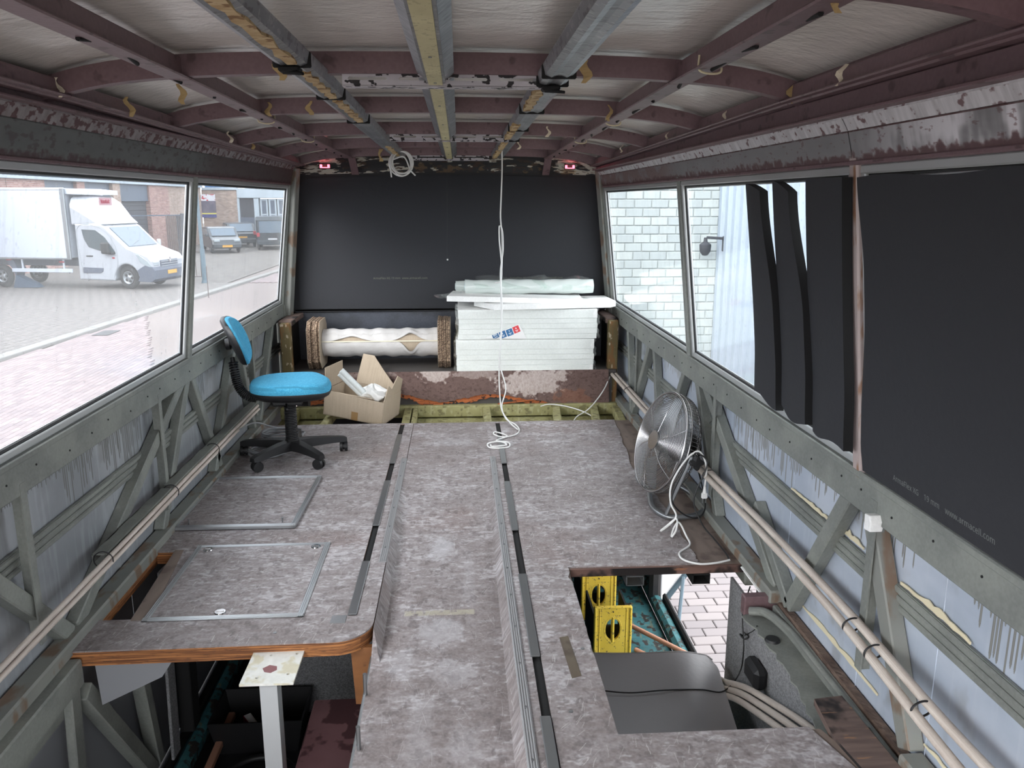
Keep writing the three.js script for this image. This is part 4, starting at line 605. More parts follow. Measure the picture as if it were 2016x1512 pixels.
// ---------------------------------------------------------------- right hole: yellow crates, sticks, grey panel, conduits
function crate() {
  const t = thing('yellow_crate', 'yellow crate end with two oval openings, standing in front in the luggage bay', 'crate', [0.77, -0.945, -3.8]);
  const w = 0.092, h = 0.272, oval = (cx, dir) => { const l = []; for (let i = 0; i <= 12; i++) { const a = -Math.PI / 2 + Math.PI * i / 12; l.push([cx + dir * 0.03 * Math.cos(a), 0.15 + 0.058 * Math.sin(a)]); } return l; };
  put(t, 'end_panel', slab([[-w, 0], [w, 0], [w, h], [-w, h]], [oval(0.008, 1), oval(-0.008, -1)], 0.012, 0.002).translate(0, 0, -0.012), M.yellow);
  for (const s of [-1, 1]) put(t, 'edge_rib', [bx(s * w - 0.007, s * w + 0.007, 0, h + 0.006, -0.02, 0.008, 0.004), bx(s * (w - 0.022) - 0.004, s * (w - 0.022) + 0.004, 0, h + 0.004, -0.01, 0.005, 0.003)], M.yellow);
  put(t, 'grip_rim', tube(Array.from({ length: 16 }, (_, i) => { const a = i / 16 * 6.2832; return [0.046 * Math.cos(a), 0.15 + 0.072 * Math.sin(a), -0.001]; }), 0.004, 48, 8, true), M.yellow);
  put(t, 'grip', rod([0, 0.08, 0.0], [0, 0.22, 0.0], 0.007, 0.006, 12), M.yellow);
  for (const s of [-1, 1]) put(t, 'side_panel', bx(s * w - 0.005, s * w + 0.005, 0, h - 0.05, -0.3, -0.012), M.black);
  put(t, 'base', bx(-w, w, 0, 0.01, -0.3, -0.01), M.black); put(t, 'top_rim', bx(-w, w, h - 0.004, h + 0.008, -0.014, 0.006, 0.003), M.yellow);
  put(t, 'bolt_hole', rod([0, h - 0.022, -0.001], [0, h - 0.022, 0.0025], 0.004, 0.004, 10), M.black); return t;
}
const cr1 = crate(); cr1.position.set(0.768, -0.945, -3.8);
const cr2 = cr1.clone(); cr2.name = numbered('yellow_crate'); cr2.position.set(0.758, -0.945, -4.18); cr2.userData = { label: 'yellow crate end with two oval openings, half hidden at the back of the luggage bay', category: 'crate' }; scene.add(cr2);
for (const [a, b, lab] of [[[0.885, -0.885, -4.02], [1.12, -0.845, -3.62], 'longer wooden stick beside the yellow crates'], [[0.9, -0.93, -3.82], [1.06, -0.93, -3.62], 'shorter wooden stick lying low beside the front yellow crate']]) { const t = thing('wooden_stick', lab, 'stick', a); wput(t, 'shaft', rod(a, b, 0.0125, 0.0125, 16), M.stick); wput(t, 'rounded_end', new THREE.SphereGeometry(0.0125, 16, 10).translate(...a), M.stick); }
{   // grey moulded panel
  const t = thing('moulded_panel', 'smooth dark grey moulded plastic panel leaning in the floor hole', 'panel', [0.68, -0.6, -2.5]);
  const f = (u, v) => { const e = ss(0.62, 1, u), c = ss(0.93, 1, u) * ss(0.1, 0, v), y = -0.345 - 0.03 * v - 0.03 * e * e - 0.03 * e * v, z = -2.85 + 0.93 * v + 0.03 * c + 0.02 * Math.sin(u * 3), x = 0.42 + (0.565 - 0.11 * v) * u - 0.02 * c; return [x, y, z]; };
  wput(t, 'shell', sheet(f, 40, 30, -0.008), M.greyPlastic);
  wput(t, 'rolled_lip', tube(Array.from({ length: 20 }, (_, i) => { const p = f(i / 19, 0); return [p[0], p[1] - 0.004, p[2]]; }), 0.006, 40, 8), M.greyPlastic);
  const c = thing('black_wire', 'thin black wire hanging across the grey moulded panel', 'wire', [1.05, -0.05, -2.7]);
  wput(c, 'lead', tube([[1.085, -0.05, -2.78], [1.04, -0.12, -2.72], [1.03, -0.24, -2.66], [1.02, -0.34, -2.66], [0.95, -0.385, -2.62], [0.86, -0.362, -2.6], [0.72, -0.345, -2.58], [0.58, -0.343, -2.57], [0.45, -0.341, -2.6], [0.38, -0.34, -2.63]], 0.0026, 90, 6), M.cableB);
  wput(c, 'knot', [tube([[1.03, -0.18, -2.68], [1.045, -0.19, -2.66], [1.03, -0.2, -2.66], [1.02, -0.19, -2.68], [1.035, -0.2, -2.68]], 0.003, 30, 6)], M.cableB); wput(c, 'branch', tube([[1.035, -0.19, -2.67], [1.03, -0.12, -2.58], [1.01, -0.056, -2.5]], 0.002, 24, 6), M.cableB);
}
for (let i = 0; i < 3; i++) { const t = thing('conduit_pipe', ['upper of three cream conduits bending down beside the grey panel', 'middle of three cream conduits bending down beside the grey panel', 'lower of three cream conduits bending down beside the grey panel'][i], 'pipe', [0.95, -0.3, -2.3]), o = i * 0.0255; wput(t, 'tube', tube([[1.0 - o * 0.4, -0.5 - o, -2.95], [0.985 - o * 0.5, -0.42 - o * 0.9, -2.74], [1.0 - o * 0.6, -0.32 - o * 0.9, -2.54], [1.02 - o * 0.8, -0.25 - o * 0.8, -2.34], [1.03 - o * 1.0, -0.17 - o * 0.7, -2.11], [1.035 - o, -0.13 - o * 0.6, -1.95], [1.04 - o, -0.12 - o * 0.6, -1.88]], 0.0115, 60, 12), M.conduit); }
// conduits along the walls
{
  const mk = (label, pts, r = 0.0125) => { const t = thing('wall_conduit', label, 'pipe', pts[0]); wput(t, 'tube', tube(pts, r, 100, 12), M.conduit); return t; };
  const a = mk('inner cream conduit along the right wall, bound with cable ties', [[1.05, 0.2, -5.5], [1.055, 0.195, -4.4], [1.055, 0.21, -3.4], [1.05, 0.235, -2.6], [1.045, 0.24, -2.0], [1.03, 0.222, -1.5], [1.02, 0.21, -1.0], [1.02, 0.2, -0.3]]);
  mk('outer cream conduit along the right wall, close to the struts', [[1.076, 0.2, -5.5], [1.08, 0.2, -4.4], [1.08, 0.222, -3.4], [1.076, 0.25, -2.6], [1.072, 0.257, -2.0], [1.066, 0.244, -1.5], [1.07, 0.25, -1.0], [1.07, 0.25, -0.3]]);
  for (const [z, x, y] of [[-5.0, 1.065, 0.2], [-4.2, 1.067, 0.205], [-3.3, 1.067, 0.218], [-1.96, 1.057, 0.248], [-1.83, 1.053, 0.244], [-1.6, 1.05, 0.236], [-1.38, 1.046, 0.224]]) wput(a, 'cable_tie', new THREE.TorusGeometry(0.0235, 0.0022, 8, 28).scale(1.12, 0.82, 1.6).rotateZ(0.35).translate(x, y, z), M.blackPlastic);
  const l = mk('upper cream conduit along the left wall, in front of the grey trough', [[-1.196, 0.204, -4.72], [-1.196, 0.206, -3.4], [-1.19, 0.21, -2.6], [-1.185, 0.215, -2.0], [-1.185, 0.215, -0.8]], 0.0085);
  mk('lower cream conduit along the left wall, in front of the grey trough', [[-1.192, 0.184, -4.72], [-1.192, 0.186, -3.4], [-1.186, 0.19, -2.6], [-1.181, 0.195, -2.0], [-1.181, 0.195, -0.8]], 0.0085);
  for (const z of [-3.87, -3.28, -2.62]) wput(l, 'cable_tie', tube(Array.from({ length: 12 }, (_, i) => { const q = i / 12 * 6.283; return [-1.21 + 0.032 * Math.cos(q), 0.2 + 0.03 * Math.sin(q), z]; }), 0.002, 36, 6, true), M.blackPlastic);
  const tr = thing('cable_trough', 'grey metal trough behind the conduits on the left wall', 'trough', [-1.225, 0.21, -3.6]);
  for (const [p, q] of [[-4.78, -3.9], [-3.9, -3.3], [-3.27, -2.62]]) wput(tr, 'trough_length', [bx(-1.248, -1.204, 0.216, 0.22, p, q - 0.004), bx(-1.207, -1.203, 0.176, 0.219, p, q - 0.004), bx(-1.248, -1.244, 0.19, 0.22, p, q - 0.004)], M.grey);
}

// ---------------------------------------------------------------- blue office chair
{
  const t = thing('office_chair', 'blue office chair with black five-star base on casters', 'chair', [-0.93, 0.0, -4.35], 0.12);
  // base: hub at the origin, arms
  put(t, 'gas_column', [rod([0, 0.1, 0], [0, 0.31, 0], 0.024, 0.02, 24), ...Array.from({ length: 22 }, (_, i) => new THREE.TorusGeometry(0.03 - 0.0001 * i, 0.0045, 8, 28).rotateX(Math.PI / 2).translate(0, 0.105 + i * 0.0092, 0))], M.blackPlastic);
  put(t, 'hub', [new THREE.LatheGeometry([[0.001, 0.05], [0.045, 0.052], [0.05, 0.075], [0.042, 0.095], [0.032, 0.115], [0.001, 0.116]].map((p) => new THREE.Vector2(...p)), 32)], M.blackPlastic);
  for (let i = 0; i < 5; i++) {
    const a = -0.28 + i * 2 * Math.PI / 5, c = Math.cos(a), s = Math.sin(a), R = 0.285, sec = (r, y, w, h) => [[-w, 0], [-w * 0.8, h], [w * 0.8, h], [w, 0]].map(([q, b]) => [c * r - s * q, y + b, s * r + c * q]);
    const leg = put(t, 'base_arm', loft([sec(0.02, 0.048, 0.034, 0.054), sec(0.1, 0.056, 0.028, 0.046), sec(0.2, 0.058, 0.024, 0.036), sec(R, 0.056, 0.021, 0.028), sec(R + 0.016, 0.058, 0.017, 0.02)], { smooth: 0.8 }), M.blackPlastic);
    const sw = a + 1.9 + i * 0.8, wx = c * R + 0.012 * Math.cos(sw), wz = s * R + 0.012 * Math.sin(sw), nx = -Math.sin(sw), nz = Math.cos(sw), wh = [];
    for (const k of [-1, 1]) wh.push(rod([wx + nx * 0.006 * k, 0.029, wz + nz * 0.006 * k], [wx + nx * 0.021 * k, 0.029, wz + nz * 0.021 * k], 0.029, 0.027, 24));
    wh.push(rod([c * R, 0.03, s * R], [c * R, 0.058, s * R], 0.009, 0.009, 12), rod([wx - nx * 0.006, 0.029, wz - nz * 0.006], [wx + nx * 0.006, 0.029, wz + nz * 0.006], 0.02, 0.02, 20));
    const m = new THREE.Mesh(uvBox(join(wh)), M.blackPlastic); m.name = 'caster'; m.castShadow = m.receiveShadow = true; leg.add(m);
  }
  // seat: rounded cushion, front to +x
  const seatRing = (y, k, dx = 0) => Array.from({ length: 48 }, (_, i) => { const a = i / 48 * 6.2832, n = 2.7, ca = Math.cos(a), sa = Math.sin(a), r = 1 / Math.pow(Math.pow(Math.abs(ca), n) + Math.pow(Math.abs(sa), n), 1 / n), w = 0.205 * (1 + 0.05 * ca); const x = 0.212 * k * r * ca + dx; return [x + 0.012, y - 0.022 * ss(0.1, 0.23, x) * (y > 0.4 ? 1 : 0.5), w * k * r * sa]; });
  put(t, 'seat', loft([seatRing(0.388, 0.985), seatRing(0.398, 1.0), seatRing(0.42, 1.0), seatRing(0.434, 0.97), seatRing(0.441, 0.9), seatRing(0.443, 0.7), seatRing(0.441, 0.35), seatRing(0.44, 0.02)], { smooth: 0.4 }), M.blue);
  put(t, 'seat_pan', loft([seatRing(0.34, 0.62), seatRing(0.352, 0.84), seatRing(0.372, 0.97), seatRing(0.39, 1.012), seatRing(0.396, 1.005)], { smooth: 0.4 }), M.blackPlastic);
  put(t, 'mechanism', [bx(-0.09, 0.07, 0.305, 0.345, -0.06, 0.06, 0.008), rod([-0.02, 0.32, 0], [0.0, 0.315, 0.17], 0.005, 0.005, 10)], M.blackPlastic);
  // backrest carrier in a ribbed gaiter
  const P = [[-0.16, 0.34, 0], [-0.222, 0.36, 0], [-0.258, 0.41, 0], [-0.272, 0.48, 0], [-0.28, 0.57, 0]], cv = new THREE.CatmullRomCurve3(P.map((p) => V(...p)));
  put(t, 'back_bar', tube(P, 0.012, 40, 10), M.blackPlastic);
  const rb = []; for (let i = 0; i <= 22; i++) { const u = 0.06 + 0.86 * i / 22, p = cv.getPoint(u), d = cv.getTangent(u); rb.push(new THREE.TorusGeometry(0.021, 0.0048, 8, 24).applyQuaternion(new THREE.Quaternion().setFromUnitVectors(V(0, 0, 1), d)).translate(p.x, p.y, p.z)); }
  put(t, 'gaiter', rb, M.blackPlastic);
  // backrest: rounded, curved pad facing +x
  const backPad = (off, k) => { const pts = []; return pts; };
  const padRing = (x, k) => Array.from({ length: 48 }, (_, i) => { const a = i / 48 * 6.2832, n = 3, ca = Math.cos(a), sa = Math.sin(a), r = 1 / Math.pow(Math.pow(Math.abs(ca), n) + Math.pow(Math.abs(sa), n), 1 / n), v = sa * r * k, w = 0.19 * (1 - 0.16 * Math.max(0, -v)) * ca * r * k; const y = 0.66 + 0.125 * v; return [x - 0.055 * v * 0.9 + 0.9 * w * w, y, w]; });
  const back = new THREE.Group(); back.name = 'backrest'; back.position.set(-0.262, 0, 0); back.rotation.y = 0.06; t.add(back);
  const sub = (n, g, m) => { const q = new THREE.Mesh(uvBox(join([g])), m); q.name = n; q.castShadow = q.receiveShadow = true; back.add(q); };
  sub('cushion', loft([padRing(-0.004, 0.965), padRing(0.012, 0.97), padRing(0.024, 0.93), padRing(0.03, 0.82), padRing(0.032, 0.5), padRing(0.032, 0.005)], { smooth: 0.4, caps: false }), M.blue);
  sub('shell', loft([padRing(-0.022, 0.005), padRing(-0.022, 0.6), padRing(-0.02, 0.9), padRing(-0.012, 0.99), padRing(0.006, 1.0), padRing(0.008, 0.97)], { smooth: 0.4, caps: false }), M.blackPlastic);
  put(t, 'tilt_knob', [rod([-0.308, 0.64, 0], [-0.286, 0.643, 0], 0.031, 0.031, 10), rod([-0.29, 0.643, 0], [-0.27, 0.645, 0], 0.02, 0.02, 16)], M.blackPlastic);
}

// ---------------------------------------------------------------- cables on the floor, ceiling cables
function coil(label, cx, y, cz, R, n, m, tail, r = 0.0045) {
  const t = thing('cable_coil', label, 'cable', [cx, y, cz]), pts = [];
  for (let i = 0; i < n * 24; i++) { const a = i / 24 * 6.2832, k = i / (n * 24), rad = R * (0.82 + 0.2 * Math.sin(i * 0.37) * 0.5 + 0.12 * Math.sin(i * 0.11)); pts.push([cx + rad * Math.cos(a) * 1.15, y + r + k * 0.035 + 0.004 * Math.sin(i * 0.7), cz + rad * Math.sin(a) * 0.9]); }
  wput(t, 'loops', tube(pts, r, n * 60, 6), m); if (tail) wput(t, 'tail', tube([pts[pts.length - 1], ...tail], r, 60, 6), m); return t;
}
coil('larger grey cable coil on the floor behind the chair, by the left wall', -1.075, 0.002, -4.74, 0.115, 5, M.cableG, [[-1.1, 0.06, -4.75], [-1.16, 0.16, -4.5], [-1.185, 0.19, -4.25]]);
coil('smaller grey cable coil on the floor under the chair caster, by the left wall', -1.085, 0.002, -4.42, 0.105, 4, M.cableG, null);
{
  const t = thing('hanging_cable', 'long white cable hanging from the right ceiling channel to the floor', 'cable', [0.255, 1.69, -4.95]);
  const hang = [[0.258, 1.69, -4.95], [0.258, 1.55, -4.95], [0.252, 1.4, -4.95], [0.248, 1.28, -4.95], [0.256, 1.18, -4.95], [0.257, 1.05, -4.95], [0.25, 0.86, -4.95], [0.252, 0.6, -4.95], [0.245, 0.38, -4.97], [0.28, 0.22, -4.99], [0.255, 0.1, -5.0], [0.28, 0.03, -4.98], [0.335, 0.012, -4.9], [0.35, 0.006, -4.78], [0.31, 0.006, -4.68], [0.24, 0.006, -4.65], [0.19, 0.006, -4.72], [0.2, 0.006, -4.76], [0.27, 0.007, -4.66], [0.2, 0.008, -4.57], [0.27, 0.01, -4.52], [0.26, 0.006, -4.44], [0.16, 0.006, -4.44], [0.15, 0.01, -4.51], [0.22, 0.014, -4.53], [0.255, 0.012, -4.47], [0.17, 0.01, -4.45], [0.165, 0.006, -4.5]];
  wput(t, 'strand', tube(hang, 0.0042, 420, 8), M.cableW);
  const twin = [[0.25, 0.6, -4.945], [0.256, 0.75, -4.942], [0.246, 0.95, -4.942], [0.262, 1.1, -4.945], [0.254, 1.22, -4.944], [0.243, 1.235, -4.944], [0.24, 1.16, -4.944], [0.252, 1.02, -4.942], [0.253, 0.93, -4.944], [0.246, 0.9, -4.944], [0.23, 0.895, -4.944], [0.215, 0.893, -4.944]];
  wput(t, 'doubled_strand', tube(twin, 0.0042, 160, 8), M.cableW);
  wput(t, 'second_strand', tube([[0.25, 0.6, -4.945], [0.238, 0.4, -4.965], [0.242, 0.2, -5.0], [0.256, 0.08, -4.99], [0.3, 0.02, -4.93], [0.345, 0.006, -4.8]], 0.0042, 100, 8), M.cableW);
  const c = thing('hanging_coil', 'loose white cable coil hanging under the left ceiling channel', 'cable', [-0.385, 1.67, -5.2]), pts = [];
  for (let i = 0; i < 150; i++) { const a = i / 24 * 6.2832 + 1.57, k = i / 150; pts.push([-0.355 + 0.07 * Math.cos(a) * (0.9 + 0.12 * Math.sin(i * 0.21)) + 0.02 * k, 1.605 + 0.075 * Math.sin(a) * (0.92 + 0.1 * Math.sin(i * 0.13)), -5.24 + 0.08 * k + 0.02 * Math.sin(i * 0.3)]); }
  wput(c, 'loops', tube(pts, 0.0042, 400, 8), M.cableW); wput(c, 'free_end', [tube([pts[149], [-0.33, 1.64, -5.17], [-0.29, 1.56, -5.17], [-0.262, 1.53, -5.17]], 0.0045, 40, 8), tube([[-0.4, 1.67, -5.2], [-0.415, 1.6, -5.19], [-0.41, 1.52, -5.19]], 0.0045, 30, 8)], M.cableW);
  const d = thing('hanging_wire', 'thin dark wire with a white tip hanging before the rear window', 'wire', [-0.07, 1.66, -5.68]); wput(d, 'strand', tube([[-0.07, 1.665, -5.66], [-0.078, 1.5, -5.7], [-0.08, 1.25, -5.72], [-0.086, 1.05, -5.72], [-0.083, 0.985, -5.72]], 0.0012, 60, 6), M.cableB); wput(d, 'tip', new THREE.SphereGeometry(0.006, 12, 8).translate(-0.083, 0.98, -5.72), M.cableW);
  const e = thing('wall_lead', 'thin white lead from the right conduit end looping in the open frame', 'cable', [1.04, 0.2, -5.5]); wput(e, 'strand', tube([[1.045, 0.2, -5.5], [0.98, 0.1, -5.42], [0.86, 0.0, -5.3], [0.76, -0.04, -5.22], [0.74, -0.075, -5.14], [0.84, -0.075, -5.1], [0.92, -0.07, -5.16], [0.85, -0.03, -5.3], [0.72, -0.0, -5.38], [0.6, 0.012, -5.4], [0.54, 0.01, -5.36]], 0.004, 160, 8), M.cableW);
  // red lenses in the dome; emission and point light replace daylight through them
  for (const [x, lab] of [[-0.92, 'left small red marker lens with an added glow in the bare metal above the rear window'], [0.785, 'right small red marker lens with an added glow in the bare metal above the rear window']]) {
    const y = 1.612, z = -5.88, m = thing('marker_lens', lab, 'lamp', [x, y, z]); const red = std({ color: 0xff9aa8, emissive: 0xff6a7c, emissiveIntensity: 0.7, roughness: 0.4 });
    for (const k of [-1, 1]) put(m, 'glow_lens', bx(k * 0.026 - 0.008, k * 0.026 + 0.008, -0.012, 0.012, -0.004, 0.004, 0.002), red); put(m, 'glow_bar', bx(-0.02, 0.02, -0.012, -0.006, -0.004, 0.004, 0.002), red); put(m, 'holder', bx(-0.04, 0.04, -0.018, 0.018, -0.01, -0.004, 0.002), M.blackPlastic);
    const L = new THREE.PointLight(0xff6a7c, 0.0012); L.position.set(x, y, z + 0.03); scene.add(L);
  }
}

{
  const t = thing('foam_scrap', 'scrap of white foam wedged under the sill beside the rusty strut', 'scrap', [1.1, 0.55, -1.99]); wput(t, 'scrap', slab([[-0.014, -0.024], [0.016, -0.02], [0.022, 0.008], [0.012, 0.024], [-0.016, 0.02]], [], 0.03, 0.004).rotateY(-Math.PI / 2).translate(1.1, 0.548, -1.955), M.eps);
  const w = thing('white_strip', 'thin white strip lying along the foot of the right wall by the hole', 'strip', [1.08, -0.02, -2.8]); wput(w, 'strip', bar([1.078, -0.008, -2.86], [1.076, -0.012, -2.6], 0.012, 0.006, 0.002), M.eps);
}

// ---------------------------------------------------------------- things on the rear shelf
{   // roll of felt between cardboard ends
  const t = thing('packed_roll', 'padded roll wrapped in white felt between stacked cardboard ends on the rear shelf', 'roll', [-0.55, 0.235, -5.72]), R = 0.098, yc = 0.168, L = 0.41;
  put(t, 'core', rod([-L, yc, 0], [L, yc, 0], R - 0.012, R - 0.012, 32), M.card);
  const open = (x) => [0.035 * Math.exp(-(((x + 0.21) / 0.09) ** 2)) + 0.052 * Math.exp(-(((x - 0.2) / 0.075) ** 2)), 0.075 * Math.exp(-(((x - 0.2) / 0.045) ** 2))];
  const rings = []; for (let i = 0; i <= 70; i++) {
    const x = -L + 2 * L * i / 70, [up, dn] = open(x), r = []; const a0 = 0.26 + up / R, a1 = 0.2 - dn / R;   // seam opens above a0 and below a1
    for (let j = 0; j <= 40; j++) { const a = a0 + (6.2832 + a1 - a0) * j / 40, wob = 0.003 * Math.sin(x * 34 + a) + 0.0025 * Math.sin(x * 61 + a * 2) + 0.005 * (j < 3 || j > 37 ? up * 20 + dn * 10 : 0), rr2 = R + wob; r.push([x, yc + rr2 * Math.sin(a), rr2 * Math.cos(a)]); }
    rings.push(r);
  }
  put(t, 'wrapping', [loft(rings, { closed: false, caps: false, smooth: 0.4 }), loft(rings.map((r) => r.map(([x, y, z]) => [x, yc + (y - yc) * 0.93, z * 0.93]).reverse()), { closed: false, caps: false, smooth: 0.4 })], M.wrap);
  put(t, 'tape_band', sheet((u, v) => { const a = 0.2 + 0.075 * v, x = -L + 2 * L * u, q = R + 0.006; return [x, yc + q * Math.sin(a), q * Math.cos(a)]; }, 30, 3, 0.0008, [0, 0, 1]), std({ color: 0xdcd6c0, roughness: 0.35 }));
  const oct = (k, dx) => { const h = 0.168, c = 0.055; return [[-h + c + dx, -h], [h - c + dx, -h], [h + dx, -h + c], [h + dx, h - c], [h - c + dx, h], [-h + c + dx, h], [-h + dx, h - c], [-h + dx, -h + c]].map(([a, b]) => [a * k, b * k + yc]); };
  const hole = Array.from({ length: 20 }, (_, i) => [0.05 * Math.cos(i / 20 * 6.283), yc + 0.05 * Math.sin(i / 20 * 6.283)]);
  for (const [x0, n, s] of [[-0.50, 6, 1], [0.392, 6, 1]]) for (let k = 0; k < n; k++) { const g = slab(oct(1 - (k % 3) * 0.015, rr(-0.012, 0.012)), s ? [hole] : [], 0.0125, 0).rotateY(Math.PI / 2).translate(x0 + k * 0.0142, 0.004 * 0 + (1 - (k % 3)) * 0.0, 0); const m = put(t, 'cardboard_end', g, M.cardEdge); m.position.y = 0.002; }
  for (const x of [-0.50 + 6 * 0.0142, 0.392 + 6 * 0.0142, -0.501, 0.391]) put(t, 'card_face', slab(oct(0.985, 0), [hole], 0.002).rotateY(Math.PI / 2).translate(x, 0.002, 0), M.card);
}
{   // cardboard box with tubes and a bag
  const t = thing('cardboard_box', 'open cardboard box with torn flaps tilted into the floor frame', 'box', [-0.625, -0.02, -5.26], -0.13), w = 0.205, d = 0.15, h = 0.165, th = 0.005, c = (a, b, m = M.card, n = 'panel') => put(t, n, a, m);
  const face = (pts, holes) => slab(pts, holes, th);
  c(face([[-w, 0], [w, 0], [w - 0.004, h * 0.92], [-w + 0.006, h]]).translate(0, 0, d - th), 0, M.card, 'front_wall');
  c(face([[-w, 0], [w, 0], [w, h], [-w, h]]).translate(0, 0, -d), 0, M.card, 'back_wall');
  for (const s of [-1, 1]) c(face([[-d, 0], [d, 0], [d, h], [-d, h]]).rotateY(Math.PI / 2).translate(s * w - (s > 0 ? th : 0), 0, 0), 0, M.card, 'side_wall');
  c(bx(-w, w, 0, th, -d, d), 0, M.card, 'bottom');
  put(t, 'flap', bar([-w - 0.004, h, 0.0], [-w - 0.02, h + 0.14, 0.0], 0.26, th, 0.001, [1, 0, 0]).rotateX(0), M.card);
  put(t, 'flap', slab([[-0.12, 0], [0.18, 0], [0.05, 0.12], [-0.03, 0.2], [-0.11, 0.2]], [], th).rotateX(-0.3).translate(0, h, -d), M.card);
  put(t, 'flap', slab([[-0.14, 0], [0.14, 0], [0.13, 0.09], [0.02, 0.135], [-0.05, 0.06], [-0.12, 0.1]], [], th).rotateY(Math.PI / 2).rotateZ(-0.12).translate(w - 0.006, h, 0), M.card);
  put(t, 'flap', slab([[-0.13, 0], [0.12, 0], [0.11, 0.11], [-0.1, 0.12]], [], th).rotateX(-1.95).translate(0.0, h * 0.97, d - 0.004), M.card);
  put(t, 'tape_strip', bx(-0.01, 0.035, 0.001, h * 0.34, d, d + 0.0012), M.tape);
  t.rotation.set(0, -0.3, -0.13, 'YXZ'); t.position.set(-0.66, 0.0, -5.26);
  for (const [i, o] of [[0, 0], [1, 0.03]]) { const q = thing('foam_tube', i ? 'lower white foam tube poking out of the cardboard box' : 'upper white foam tube poking out of the cardboard box', 'tube', [-0.6, 0.1, -5.25]); wput(q, 'tube', slab(Array.from({ length: 24 }, (_, k) => [0.019 * Math.cos(k / 24 * 6.283), 0.019 * Math.sin(k / 24 * 6.283)]), [Array.from({ length: 24 }, (_, k) => [0.012 * Math.cos(k / 24 * 6.283), 0.012 * Math.sin(k / 24 * 6.283)])], 0.36).applyMatrix4(new THREE.Matrix4().lookAt(V(-0.76, 0.31, -5.2), V(-0.56, 0.08, -5.24), V(0, 1, 0)).setPosition(V(-0.53 - o * 0.45, 0.05 - o * 0.75, -5.2 - o * 0.4))), dup(M.eps, { color: new THREE.Color(0xe8eef0) })); }
  const b = thing('plastic_bag', 'crumpled white plastic bag spilling over the edge of the cardboard box', 'bag', [-0.54, 0.1, -5.2]);
  const r2 = []; for (let i = 0; i <= 14; i++) { const v = i / 14, r = []; for (let j = 0; j < 26; j++) { const a = j / 26 * 6.2832, k = Math.sin(Math.PI * clamp(0.04 + 0.92 * v)) * (1 + 0.16 * Math.sin(a * 5 + v * 7) + 0.1 * Math.sin(a * 9 - v * 13)); r.push([-0.57 + 0.1 * k * Math.cos(a), 0.09 + 0.12 * v + 0.012 * Math.sin(a * 4), -5.2 + 0.07 * k * Math.sin(a)]); } r2.push(r); } wput(b, 'body', loft(r2, { smooth: 0.3 }), dup(M.wrap, { color: new THREE.Color(0xe6e6e4), roughness: 0.4 }));
}
function epsPack(label, x0, x1, y0, n, hs, z0, z1, turn) {
  const cx = (x0 + x1) / 2, cz = (z0 + z1) / 2, t = thing('foam_board_pack', label, 'pack', [cx, y0, cz], turn); let y = 0.001; const w = (x1 - x0) / 2, d = (z1 - z0) / 2;
  for (let i = 0; i < n; i++) { const o = rr(-0.004, 0.004), e = rr(-0.005, 0.005); put(t, 'foam_board', bx(-w + o, w + e, y, y + hs[i] - 0.0005, -d, d + rr(-0.003, 0.003), 0.002), M.eps); y += hs[i]; }
  // film hugging the pack, puckered at the ends
  const ring = (y, k) => { const r = []; const P = [[-w, d], [w, d], [w, -d], [-w, -d]]; for (let s = 0; s < 4; s++) for (let i = 0; i < 14; i++) { const a = P[s], b = P[(s + 1) % 4], u = i / 14, px = a[0] + (b[0] - a[0]) * u, pz = a[1] + (b[1] - a[1]) * u, e = s % 2 ? 0.010 + 0.008 * Math.sin(y * 60 + u * 14) + 0.006 * Math.sin(y * 131 + i) : 0.0045 + 0.0015 * Math.sin(y * 40 + px * 30); const sx = Math.sign(b[0] - a[0]), sz = Math.sign(b[1] - a[1]); r.push([px + (s === 1 ? e : s === 3 ? -e : 0) * k, y, pz + (s === 0 ? e : s === 2 ? -e : 0) * k]); } return r; };
  const rs = []; for (let i = 0; i <= 24; i++) rs.push(ring(0.001 + (y - 0.002) * i / 24, i === 0 || i === 24 ? 0.7 : 1)); put(t, 'film', loft(rs, { caps: false, smooth: 0.5 }), M.film); return t;
}
epsPack('lower film-wrapped pack of white foam boards on the rear shelf', -0.03, 0.915, 0.236, 5, [0.04, 0.037, 0.037, 0.036, 0.068], -5.95, -5.465, -0.0);
epsPack('upper film-wrapped pack of white foam boards with a printed label sheet', -0.015, 0.935, 0.456, 5, [0.036, 0.036, 0.036, 0.034, 0.063], -5.94, -5.462, -0.0);
